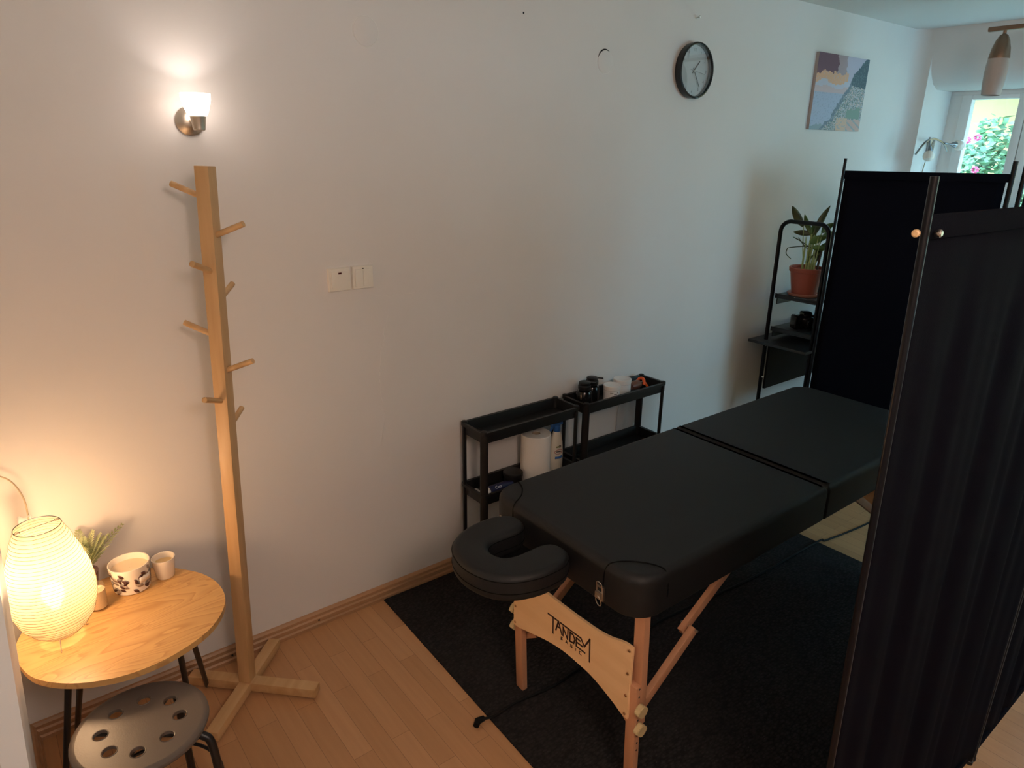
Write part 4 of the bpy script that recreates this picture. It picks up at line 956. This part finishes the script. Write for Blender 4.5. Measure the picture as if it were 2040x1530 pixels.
MB().box((-.035, -.022, -.05), (.035, 0, .05), .006).build('wall_plate', M['chrome'], sf)
arm = spline([(-.429, -.11, -.045), (-.316, -.11, .030), (-.198, -.11, .050), (-.046, -.11, .023), (.031, -.11, -.025)], 8, False)
MB().tube(arm, .0065, n=10).build('arched_arm', M['darkchrome'], sf)
MB().rod((0, -.018, .01), (-.19, -.11, .050), .006).build('arm_mount', M['darkchrome'], sf)
def bulbspot(p, d, k=.8):
    p = Vector(p); d = Vector(d).normalized(); q = Matrix.Translation(p) @ d.to_track_quat('Z', 'Y').to_matrix().to_4x4() @ Matrix.Scale(k, 4)
    h = MB().lathe([(.006, -.09), (.007, -.03), (.018, -.01), (.024, .020)], mtx=q, n=20).build('spot_head', M['darkchrome'], sf)
    MB().lathe([(.022, .018), (.036, .030), (.043, .055), (.038, .080), (.020, .096), (.002, .100)], mtx=q, n=24).build('glass_globe', M['ceramic'], h)
bulbspot((.010, -.150, .018), (1, -.45, -.1)); bulbspot((-.262, -.115, -.012), (-.15, -.2, -1))
o = MB().tube(spline([(5.27, YR-.012, 1.77), (5.262, YR-.008, 1.70), (5.235, YR-.006, 1.62), (5.19, YR-.008, 1.56), (5.18, YR-.008, 1.3)], 6, False), .003, n=6).build('hanging_cord', M['cord'], sf); o.location = (-5.305, -YR, -1.862)

# glowing globe added behind the camera as unseen warm fill light
fill_globe = thing('ceiling_lamp', 'round white globe added out of view as a warm fill light', 'ceiling lamp', (.35, -.60, CZ))
MB().lathe([(.05, -.02), (.055, -.015), (.055, 0)], n=24).build('canopy', M['bronze'], fill_globe)
MB().rod((0, 0, -.02), (0, 0, -.11), .006).build('stem', M['bronze'], fill_globe)
MB().lathe([(.20*math.sin(PI*i/24)+.0005, -.30-.20*math.cos(PI*i/24)) for i in range(25)], n=40, capb=False, capt=False).build('glass_globe', glow('fill_globe_glow', (1, .77, .64), 22), fill_globe)
# ================================================================== OUTSIDE THE WINDOW
gp = MB().box((5.8, -8, -.3), (20, 14, -.05)); o = struct('ground_outside', gp, M['grass'])
t = thing('neighbour_house', 'sunlit yellow house wall seen through the window', 'house')
MB().box((8.4, -6, -.05), (8.7, 9, 2.9)).build('house_wall', M['yellow'], t)
MB().box((8.05, 2.40, 1.95), (8.4, 2.62, 2.6), .01).build('pilaster', M['pilaster'], t)
MB().box((7.6, -6, 2.50), (8.7, 9, 3.1)).build('eave', M['eave'], t)
bs = thing('flowering_bush', 'bright green bush with pink flowers outside the window', 'bush', (7.2, 2.50, -.05))
rnd = random.Random(21); lf = MB()
def blob():
    while True:
        p = Vector((rnd.uniform(-1, 1), rnd.uniform(-1, 1), rnd.uniform(0, 1)))
        hgt = p.z; r = 1.0 if hgt < .5 else max(.1, 1.0-(hgt-.5)*1.75)
        if p.x**2+p.y**2 < r*r and (p.x**2+p.y**2 > (r*.45)**2 or hgt > .8): return p
for i in range(14000):
    p = blob(); P = Vector((p.x*.55, p.y*.62, p.z*2.18)); a = rnd.uniform(0, 2*PI); d = Vector((math.cos(a), math.sin(a), rnd.uniform(-.5, .6))).normalized()
    n = Vector((rnd.uniform(-1, 1), rnd.uniform(-1, 1), rnd.uniform(.2, 1))).normalized(); leaflet(lf, P, d, n, rnd.uniform(.06, .11), rnd.uniform(.014, .026))
lf.build('foliage', M['bush'], bs, flat=True)
stn = MB()
for i in range(9):
    a = rnd.uniform(0, 2*PI); stn.tube([(0, 0, 0), (.15*math.cos(a), .15*math.sin(a), .8), (.3*math.cos(a), .35*math.sin(a), 1.6)], [.02, .012, .005], n=6)
stn.build('branches', mat('bush_bark', (.12, .08, .05), .9), bs)
for p in [(-.45, .02, 1.97), (-.47, -.06, 1.99), (-.60, -.14, 1.74), (-.5, -.3, 1.60), (-.4, .4, 1.45), (-.5, -.1, 1.2)]:
    fl = MB()
    for q in range(7):
        a = 2*PI*q/7; fl.lathe([(.001, 0), (.016, .004), (.014, .012), (.001, .018)], c=(p[0]+.012*math.cos(a), p[1]+.022*math.cos(a), p[2]+.020*math.sin(a)), n=8)
    fl.build('flower', M['pink'], bs)

# ------------------------------------------------------------------ groups of repeats
GR = {'storage_trolley': 'slim black trolleys by the wall', 'candle': 'candles on the side table', 'light_switch': 'light switches on the wall', 'pump_bottle': 'black pump bottles in the tray',
      'cream_jar': 'white jars in the tray', 'folding_screen': 'black folding screens', 'round_wall_cover': 'round caps on the wall'}
for o in SC.objects:
    if o.parent is None and o.name.split('.')[0] in GR: o['group'] = GR[o.name.split('.')[0]]
